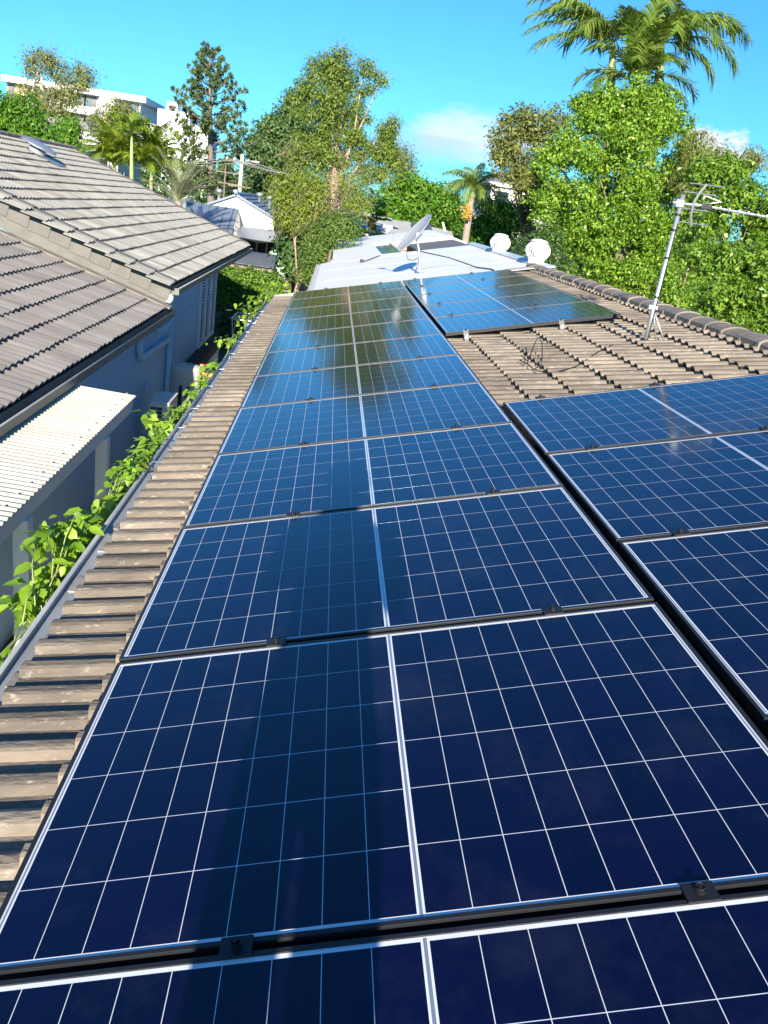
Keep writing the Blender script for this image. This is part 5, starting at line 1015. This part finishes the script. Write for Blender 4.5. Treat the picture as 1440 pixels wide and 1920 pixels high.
twigs('top_twigs', [bl[i] for i in (0, 1, 2, 4)], 40, 1.3, 0.022, 'bark_grey', t, 60, droop=-1.4)
t, bl = tree('white_gum_tree', 'smaller gum tree with white branching trunk right of the tall gum', 'tree', foot(198, 58),
     B(58, (225, 203, 26, 14), (205, 215, 20, 16), (245, 215, 16, 16), (190, 232, 20, 12), (225, 228, 28, 14), (175, 222, 14, 12), (250, 238, 12, 12)), 3600, 0.24, 'leaf_gum', 'bark_white', 0.26, 61, per=8, cl=0.5, aspect=0.24, shell=0.35, limbn=7, fork=0.6, droop=0.6)
tree('back_bush', 'dark green bush beside the cream walled house above the grey roof', 'shrub', foot(140, 52), B(52, (132, 238, 16, 16), (128, 258, 18, 16), (148, 278, 12, 8), (115, 246, 16, 12)), 3000, 0.22, 'leaf_mango', 'bark_dark', 0.1, 63, per=8, cl=0.4, aspect=0.4, shell=0.55, limbn=3)
# hoop pine with tufted branch ends
def pine(name, label, px, Y, ytop, seed):
    rng = np.random.default_rng(seed); bs = foot(px, Y); top = at(393, ytop, Y) - bs; H = top[2]; t = thing(name, label, 'pine tree', bs)
    b = MB(); b.tube([top * s for s in np.linspace(0, 1, 9)], [0.42 * (1 - 0.88 * s) for s in np.linspace(0, 1, 9)], 10); b.build('trunk', 'bark_grey', t, smooth=True)
    br = MB(); P = []; D = []; S = []
    k = (Y + 1.2) / CAM_F
    z0 = at(395, 352, Y)[2]
    for z in np.arange(z0, H - 0.3, 0.76):
        f = (z - z0) / (H - z0)
        L = k * (88 * (1 - f) ** 0.70 * (0.9 if f < 0.25 else 1.0) + 7) * rng.uniform(0.75, 1.1); nb_ = 6 if f < 0.8 else 5; a0 = rng.uniform(0, 6.28)
        for i in range(nb_):
            a_ = a0 + 6.283 * i / nb_ + rng.normal(0, 0.2); l = L * rng.uniform(0.65, 1.1); d = np.array([math.cos(a_), math.sin(a_), 0]); c0 = top * (z / H)
            rise = 0.10 + 0.55 * f; pts = [c0 + d * l * s + np.array([0, 0, l * (rise * s - 0.35 * s * (1 - s) * (1 - f) + 0.12 * s * s)]) for s in np.linspace(0, 1, 6)]
            br.tube(pts, [0.055 * (1 - 0.7 * s) for s in np.linspace(0, 1, 6)], 5)
            nt_ = 3 + int(4 * (1 - f) + rng.random() * 2)
            for q in range(nt_):
                s = 1.0 - 0.62 * (q / nt_) * (0.8 + 0.4 * rng.random()); s = max(0.35, s); i0 = min(int(s * 5), 4); c = pts[i0] + (pts[i0 + 1] - pts[i0]) * (s * 5 - i0)
                sd = np.cross(d, [0, 0, 1]) * rng.normal(0, 0.45) * (1.05 - s + 0.25); tc_ = c + sd * l * 0.5 + np.array([0, 0, rng.normal(0.1, 0.12)]); 
                if np.linalg.norm(tc_ - c) > 0.25: br.tube([c, tc_], [0.022, 0.014], 4)
                P.append(tc_); D.append(d * 0.8 + np.array([0, 0, 0.45]) + sd); S.append(rng.uniform(0.34, 0.56) * (1.1 - 0.3 * f))
    br.build('branch', 'bark_grey', t, smooth=True)
    P = np.array(P); D = unit(np.array(D)); S = np.array(S); kq = np.repeat(np.arange(len(P)), 40); n = len(kq)
    v = unit(D[kq] * 0.75 + rng.normal(0, 0.55, (n, 3))); C = P[kq] + v * (S[kq] * rng.uniform(0.35, 0.75, n))[:, None]; nr = unit(np.cross(v, rng.normal(0, 1, (n, 3))))
    B_ = unit(np.cross(v, nr)); L = (S[kq] * 0.62)[:, None]; w = 0.055
    V = np.stack([C - v * L * 0.5, C + B_ * w, C + v * L * 0.6, C - B_ * w], 1).reshape(-1, 3)
    link('crown', npmesh('crown', V, np.arange(4 * n).reshape(-1, 4), ['leaf_pine']), t)
pine('hoop_pine', 'tall dark conical pine with tufted branch tips against the sky', 398, 82, 92, 71)
# palms
def fan(num, h0, e0, e1, L, d0, d1, rng, **k):
    return [dict(h=h0 + 360 * i / num + rng.uniform(-12, 12), e=rng.uniform(e0, e1), L=L * rng.uniform(0.85, 1.1), d=rng.uniform(d0, d1), **k) for i in range(num)]
r_ = np.random.default_rng(5)
for i, (px, py, Y, lab) in enumerate(((215, 312, 44, 'left golden clumping palm with drooping fronds above the grey roof'), (284, 322, 43, 'right golden clumping palm with drooping fronds above the grey roof'))):
    f = fan(20, 0, 40, 70, 1.9, 85, 125, r_, n=40, ll=0.6) + fan(16, 20, 62, 88, 2.2, 60, 110, r_, n=40, ll=0.6) + fan(9, 10, 75, 90, 2.5, 30, 80, r_, n=40, ll=0.5)
    palm('golden_palm', lab, foot(px, Y), at(px, py, Y), f, 'frond_gold', 80 + i, r=0.09, shaft=0.6, group='golden palms above the grey roof', w=0.06, hang=0.8)
palm('slender_palm', 'slender palm with pale green stem standing between the golden palms', foot(249, 41.5), at(247, 248, 41.5), fan(9, 0, 40, 80, 1.3, 70, 130, r_, n=30, ll=0.5), 'frond_gold', 84, r=0.085, shaft=2.6, trunk_mat='crownshaft', w=0.06, hang=0.8)
palm('date_palm', 'grey green palm with stiff arching fronds behind the grey roof verge', foot(336, 36), at(334, 378, 36), fan(9, 8, 35, 62, 1.9, 45, 75, r_, n=60, ll=0.36) + fan(8, 30, 60, 85, 2.1, 30, 65, r_, n=60, ll=0.36) + [dict(h=h, e=e_, L=2.1, d=d_, n=62, ll=0.36) for h, e_, d_ in ((8, 58, 62), (-10, 42, 50), (20, 70, 45), (175, 68, 40), (190, 50, 55), (-4, 28, 40))], 'frond_grey', 85, r=0.16, shaft=0.0, w=0.026, hang=0.15, rs=0.03)
q = palm('queen_palm', 'palm with drooping fronds and one hanging orange fruit bunch by the white roof', foot(883, 41), at(887, 352, 41), fan(10, 0, 10, 45, 1.7, 90, 140, r_, n=44, ll=0.5) + fan(8, 20, 45, 85, 1.6, 60, 110, r_, n=44, ll=0.45), 'frond_green', 86, r=0.17, shaft=0.5, w=0.04, hang=1.1)
o = foot(883, 41); b = MB(); c0 = at(886, 362, 41) - o; c1 = at(875, 386, 40.5) - o; c2 = at(872, 412, 40.5) - o; b.tube([c0, c1, c2], 0.03, 6); b.build('fruit_stalk', 'fruit_orange', q)
rr = np.random.default_rng(3); b = MB()
for i in range(150):
    s = rr.random(); p = c1 + (c2 - c1) * s + rr.normal(0, 1, 3) * np.array([0.15, 0.15, 0.05]) * (0.6 + 0.5 * math.sin(math.pi * s)); b.lathe([(0.0, -0.045), (0.04, -0.02), (0.045, 0.01), (0.0, 0.045)], 6, c=p)
b.build('fruit_bunch', 'fruit_orange', q)
PK = 1.95
K = dict(n=58, ll=0.62 * PK)
def BG(h, e, L, d, **k): x = dict(h=h, e=e, L=L * PK, d=d, **K); x.update(k); return x
palm('bangalow_palm', 'left tall palm rising out of the huge tree with its lowest fronds drooping left', foot(1165, 45), at(1150, 80, 45), [BG(186, 32, 2.5, 78), BG(196, 10, 2.3, 60), BG(174, 48, 2.5, 88), BG(206, 40, 2.4, 90), BG(190, 22, 2.5, 72, ll=0.5 * PK), BG(160, 50, 1.7, 90), BG(230, 30, 2.0, 100), BG(182, 50, 2.0, 95), BG(20, 45, 1.7, 120), BG(330, 45, 2.0, 120), BG(270, 50, 1.9, 125), BG(300, 50, 1.7, 110), BG(90, 45, 1.8, 120), BG(130, 40, 1.8, 120)], 'frond_green', 87, r=0.2, rs=0.03, shaft=2.4, group='tall palms rising out of the huge tree', w=0.085, hang=0.85)
palm('bangalow_palm', 'right tall palm rising out of the huge tree with fronds arching to the right', foot(1238, 44), at(1242, 78, 44), [BG(4, 46, 2.6, 108), BG(-8, 24, 2.2, 100), BG(12, 52, 2.5, 104), BG(-20, 2, 1.7, 85), BG(350, 50, 2.0, 115), BG(165, 45, 1.6, 120), BG(250, 55, 1.9, 120), BG(280, 50, 1.7, 115), BG(310, 40, 1.7, 115), BG(90, 45, 1.8, 115), BG(50, 45, 1.9, 110), BG(262, 35, 1.8, 110)], 'frond_green', 88, r=0.2, rs=0.03, shaft=2.4, group='tall palms rising out of the huge tree', w=0.085, hang=0.85)
palm('bangalow_palm', 'shorter palm crown between the two tall palms just above the huge tree', foot(1192, 42), at(1190, 158, 42), [BG(185, 60, 1.6, 105), BG(170, 30, 1.5, 95), BG(-5, 35, 1.7, 110), BG(10, 62, 1.6, 110), BG(-15, 15, 1.4, 80), BG(270, 70, 1.7, 80), BG(250, 55, 1.4, 110), BG(290, 60, 1.4, 110), BG(220, 75, 1.8, 60), BG(320, 80, 1.8, 50), BG(280, 88, 1.9, 30), BG(200, 20, 1.3, 90)], 'frond_green', 89, r=0.17, rs=0.03, shaft=1.6, group='tall palms rising out of the huge tree', w=0.09, hang=0.5)
# papaya
pa = thing('papaya_tree', 'papaya tree with star shaped leaves and yellow fruit behind the satellite dish', 'papaya tree', foot(698, 38)); o = foot(698, 38); rp = np.random.default_rng(9)
tp = at(700, 398, 38) - o; b = MB(); b.tube([tp * s for s in np.linspace(0, 1, 5)], [0.13, 0.12, 0.10, 0.085, 0.07], 10); b.build('trunk', 'bark_pale', pa, smooth=True)
for i in range(30):
    a_ = rp.uniform(0, 6.28); e_ = rp.uniform(-0.2, 0.9); l = rp.uniform(0.6, 1.25); tip = tp + np.array([math.cos(a_) * math.cos(e_), math.sin(a_) * math.cos(e_), math.sin(e_)]) * l; b = MB(); b.tube([tp, (tp + tip) / 2 + np.array([0, 0, 0.06]), tip], 0.014, 4); c_ = tip
    for k in range(8):
        g_ = a_ + (k - 3.5) * 0.62; d = np.array([math.cos(g_), math.sin(g_), -0.35]); s_ = np.array([-math.sin(g_), math.cos(g_), 0]); ll = 0.42 * (1 - 0.06 * abs(k - 3.5))
        b.add([c_, c_ + d * ll * 0.5 + s_ * 0.085, c_ + d * ll * 0.75 + s_ * 0.11 - np.array([0, 0, 0.03]), c_ + d * ll, c_ + d * ll * 0.75 - s_ * 0.11 - np.array([0, 0, 0.03]), c_ + d * ll * 0.5 - s_ * 0.085], [(0, 1, 5), (1, 2, 4, 5), (2, 3, 4)])
    b.build('leaf', 'leaf_mango' if i % 3 else 'leaf_yellow', pa)
for i in range(7):
    a_ = i * 0.95; c_ = tp + np.array([0.16 * math.cos(a_), 0.16 * math.sin(a_) - 0.05, -0.25 - 0.06 * i]); b = MB(); b.lathe([(0.0, -0.16), (0.07, -0.11), (0.10, -0.03), (0.075, 0.07), (0.02, 0.14), (0.0, 0.15)], 12, c=c_); b.build('fruit', 'plastic_yellow' if i % 2 else 'leaf_yellow', pa, smooth=True)
# tree line at the back that closes the horizon
rng = np.random.default_rng(77); bl = []
for px in np.arange(-900, 2400, 26):
    Y = rng.uniform(105, 135); hz = 305 + (px - 150) * 0.148; h = 14 + 12 * math.sin(px * 0.013) ** 2 + rng.uniform(0, 8)
    bl.append(blob(px, hz - h * 0.2, 24, h, Y, 16)); bl.append(blob(px + 10, hz + 22, 26, 26, Y - 4, 16))
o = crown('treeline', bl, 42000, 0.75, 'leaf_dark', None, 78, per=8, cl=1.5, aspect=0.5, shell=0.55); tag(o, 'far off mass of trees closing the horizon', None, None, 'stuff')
rng = np.random.default_rng(79); bl = []
for px in np.arange(430, 1000, 22): bl.append(blob(px, 392 + rng.uniform(-8, 14) + (px - 430) * 0.06, 24, 22, rng.uniform(58, 74), 18))
o = crown('undergrowth', bl, 9000, 0.34, 'leaf_mango', None, 80, per=8, cl=0.8, aspect=0.45, shell=0.5); tag(o, 'green mass of shrubs filling the yards between the houses', None, None, 'stuff')
# ------------------------------------------------------------------ vine along the gutter
vi = thing('climbing_vine', 'bright green climbing vine spilling over the gutter between the two houses', 'vine', (-0.62, 5, 0))
def leaf_mesh(name, w=0.62, cup=0.14, lobes=False, L=1.0):
    xs = np.linspace(0, 1, 7); vs = []; fs = []
    for x in xs:
        hw = w * 0.5 * (math.sin(math.pi * min(1, x ** 0.72)) ** 0.8) * (1.0 if not lobes else 1 + 0.15 * math.sin(x * 12)); z = -0.22 * x * x
        vs += [(x * L, -hw, z + cup * (hw / 0.3) ** 1.3 * 0.5), (x * L, 0, z), (x * L, hw, z + cup * (hw / 0.3) ** 1.3 * 0.5)]
    for i in range(6):
        for j in range(2): fs.append((3 * i + j, 3 * i + j + 1, 3 * i + j + 4, 3 * i + j + 3))
    me = bpy.data.meshes.new(name); me.from_pydata(vs, [], fs); me.materials.append(MATS['leaf_vine']); me.polygons.foreach_set('use_smooth', [True] * len(fs)); me.update(); return me
LM_ = [leaf_mesh('leaf', 0.66), leaf_mesh('leaf', 0.56, 0.22), leaf_mesh('leaf', 0.72, 0.08, True)]
rv_ = np.random.default_rng(101)
clus = []                                               # where the vine hangs: centre, spread, number of leaves, leaf length
for px, py, rx, ry, X, n, L in ((12, 1262, 12, 22, -0.62, 12, 0.075), (70, 1135, 34, 26, -0.68, 26, 0.10), (110, 1095, 36, 30, -0.63, 34, 0.10), (140, 1060, 30, 26, -0.58, 26, 0.095), (115, 1010, 36, 24, -0.64, 26, 0.10), (165, 1000, 36, 26, -0.58, 34, 0.10), (190, 970, 30, 20, -0.55, 18, 0.10),
        (238, 935, 20, 30, -0.53, 24, 0.09), (228, 965, 14, 22, -0.55, 12, 0.085), (252, 885, 26, 22, -0.55, 26, 0.085), (278, 862, 22, 20, -0.53, 18, 0.08), (292, 832, 24, 16, -0.56, 18, 0.085), (318, 805, 24, 14, -0.55, 16, 0.085), (300, 785, 18, 10, -0.66, 9, 0.12), (345, 772, 20, 12, -0.53, 18, 0.08), (372, 745, 12, 14, -0.52, 14, 0.075),
        (388, 716, 10, 10, -0.52, 9, 0.09), (402, 690, 12, 8, -0.55, 7, 0.13), (428, 640, 22, 8, -0.85, 16, 0.085), (450, 645, 14, 16, -0.66, 16, 0.085), (470, 622, 16, 16, -0.58, 22, 0.08), (492, 592, 14, 14, -0.56, 26, 0.085), (510, 570, 14, 12, -0.55, 30, 0.09), (532, 552, 12, 8, -0.5, 18, 0.09)):
    for i in range(int(n * 3.6)): clus.append((px + rv_.normal(0, rx * 0.62), py + rv_.normal(0, ry * 0.62), X, L * (1.0 if i < n * 0.66 else 0.72), i < n * 0.66))
mass = []; cnt = 0
def atx(px, py, X):
    d = CAM_R.T @ np.array([(px - 720) / CAM_F, (py - 960) / CAM_F, 1.0]); return CAM_P + d * ((X - CAM_P[0]) / d[0])
stem_to = []
for px, py, X, L, single in clus:
    p = atx(px, py, X); p[0] += rv_.normal(0, 0.035)
    if p[0] > -0.50 and p[2] < 2.59: p[2] = 2.60 + rv_.random() * 0.03
    p[0] = min(p[0], -0.40); stem_to.append(p)
    hd = rv_.uniform(0, 6.28) if rv_.random() < 0.4 else -1.9 + rv_.normal(0, 0.9); l = L * rv_.uniform(0.6, 1.2)
    M = Matrix.Translation(p) @ Matrix.Rotation(hd, 4, 'Z') @ Matrix.Rotation(rv_.normal(0.25, 0.35), 4, 'Y') @ Matrix.Rotation(rv_.normal(0, 0.45), 4, 'X') @ Matrix.Diagonal((l, l, l, 1))
    if single and cnt < 298:
        o = link('leaf', LM_[cnt % 3], vi); o.matrix_basis = Matrix.Translation((0.62, -5, 0)) @ M; cnt += 1
    else: mass.append((M, int(rv_.integers(3))))
def merge_leaves(name, items, parent, shift, m_):
    V = []; F = []; n = 0
    for M, k in items:
        me = LM_[k]; a = np.array([M @ v.co for v in me.vertices]) + shift; V.append(a); F += [[i + n for i in p.vertices] for p in me.polygons]; n += len(a)
    o = link(name, npmesh(name, np.concatenate(V), np.array(F), [m_], True), parent); o['kind'] = 'stuff'; return o
for v in np.arange(12.4, 20, 0.02):                      # the far end of the vine, over the fence
    p = np.array([-0.62 + rv_.normal(0, 0.16), v + rv_.normal(0, 0.1), 2.42 - (v - 12.4) * 0.045 + rv_.normal(0, 0.14)]); l = 0.11 * rv_.uniform(0.7, 1.3)
    mass.append((Matrix.Translation(p) @ Matrix.Rotation(rv_.uniform(0, 6.28), 4, 'Z') @ Matrix.Rotation(rv_.normal(0.35, 0.4), 4, 'Y') @ Matrix.Diagonal((l, l, l, 1)), int(rv_.integers(3))))
merge_leaves('small_leaves', mass, vi, np.array([0.62, -5, 0]), 'leaf_vine_mass')
b = MB()
for k in range(150):
    q = stem_to[int(rv_.integers(len(stem_to)))]; p = np.array([-0.60, q[1] + rv_.normal(0, 0.15), min(2.40, q[2] - 0.05)]); m_ = (p + q) / 2 + np.array([0, rv_.normal(0, 0.05), 0.05])
    b.tube([a_ + np.array([0.62, -5, 0]) for a_ in (p, m_, q)], [0.0035, 0.003, 0.0015], 4)
b.tube([np.array([0.0 + 0.03 * math.sin(v * 3), v - 5, 2.36 + 0.05 * math.sin(v * 2.1)]) for v in np.arange(1.0, 19, 0.4)], 0.009, 6)
b.build('stem', 'crownshaft', vi, smooth=True)
# ------------------------------------------------------------------ the person taking the photograph, just behind the camera; their shadow lies on the panels
def person():
    t = thing('person', 'person in dark work clothes standing on the roof holding up a phone', 'person', (0.50, -1.62, 2.83))
    J = {'pel': (0, 0, 0.92), 'sp': (0, -0.01, 1.15), 'ch': (0, 0.0, 1.36), 'nk': (0, 0.02, 1.50), 'hd': (0, 0.04, 1.60), 'ht': (0, 0.04, 1.70),
         'lh': (-0.10, 0, 0.88), 'lk': (-0.085, 0.03, 0.48), 'la': (-0.075, 0, 0.08), 'lt': (-0.085, 0.16, 0.04), 'rh': (0.10, 0, 0.88), 'rk': (0.085, 0.03, 0.48), 'ra': (0.075, 0, 0.08), 'rt': (0.085, 0.16, 0.04),
         'ls': (-0.19, 0, 1.42), 'le': (-0.23, 0.08, 1.18), 'lw': (-0.10, 0.30, 1.34), 'lp': (-0.07, 0.345, 1.37), 'rs': (0.19, 0, 1.42), 're': (0.22, 0.08, 1.18), 'rw': (0.10, 0.30, 1.34), 'rp': (0.03, 0.345, 1.37)}
    Rr = {'pel': 0.145, 'sp': 0.125, 'ch': 0.145, 'nk': 0.058, 'hd': 0.088, 'ht': 0.080, 'lh': 0.10, 'lk': 0.078, 'la': 0.058, 'lt': 0.035, 'rh': 0.10, 'rk': 0.078, 'ra': 0.058, 'rt': 0.035, 'ls': 0.065, 'le': 0.046, 'lw': 0.030, 'lp': 0.034, 'rs': 0.065, 're': 0.046, 'rw': 0.030, 'rp': 0.034}
    E = [('pel', 'sp'), ('sp', 'ch'), ('ch', 'nk'), ('nk', 'hd'), ('hd', 'ht'), ('pel', 'lh'), ('lh', 'lk'), ('lk', 'la'), ('la', 'lt'), ('pel', 'rh'), ('rh', 'rk'), ('rk', 'ra'), ('ra', 'rt'), ('ch', 'ls'), ('ls', 'le'), ('le', 'lw'), ('lw', 'lp'), ('ch', 'rs'), ('rs', 're'), ('re', 'rw'), ('rw', 'rp')]
    ks = list(J); vs = [J[k] for k in ks]; es = [(ks.index(a), ks.index(b_)) for a, b_ in E]; rad = [Rr[k] for k in ks]
    for s, pm in ((-1, 'lp'), (1, 'rp')):
        for f in range(5):
            p = np.array(J[pm]); r0 = ks.index(pm); q1 = p + np.array([-s * (0.012 + 0.012 * f) if s < 0 else -0.012 * f, 0.03, 0.03 - 0.016 * f]); q2 = q1 + np.array([-s * 0.028, 0.018 - 0.03 * (f == 4), 0.0]); vs += [tuple(q1), tuple(q2)]; es += [(r0, len(vs) - 2), (len(vs) - 2, len(vs) - 1)]; rad += [0.0095, 0.008]
    me = bpy.data.meshes.new('body'); me.from_pydata(vs, es, []); me.materials.append(MATS['cloth_navy']); o = link('body', me, t); md = o.modifiers.new('skin', 'SKIN'); md.use_smooth_shade = True
    for i, r in enumerate(rad): me.skin_vertices[0].data[i].radius = (r, r); me.skin_vertices[0].data[i].use_root = (i == 0)
    o.modifiers.new('sub', 'SUBSURF').levels = 1
    b = MB(); b.lathe([(0.0, 0.115), (0.06, 0.105), (0.10, 0.06), (0.112, 0.0), (0.108, -0.015)], 20, c=(0, 0.035, 1.665)); b.box((0, 0.16, 1.655), (0.15, 0.11, 0.012)); b.build('cap', 'cloth_blue', t, smooth=True)
person()
ph = thing('phone', 'black phone held up by the person on the roof', 'phone', M=cam.matrix_world @ Matrix.Translation((0.0, -0.055, 0.022))); MB().box((0, 0, 0.004), (0.072, 0.15, 0.008)).build('phone_body', 'rubber_black', ph, bevel=0.002); MB().box((0, 0, 0.0085), (0.066, 0.142, 0.0008)).build('screen', 'glass_dark', ph)
bpy.context.view_layer.update()
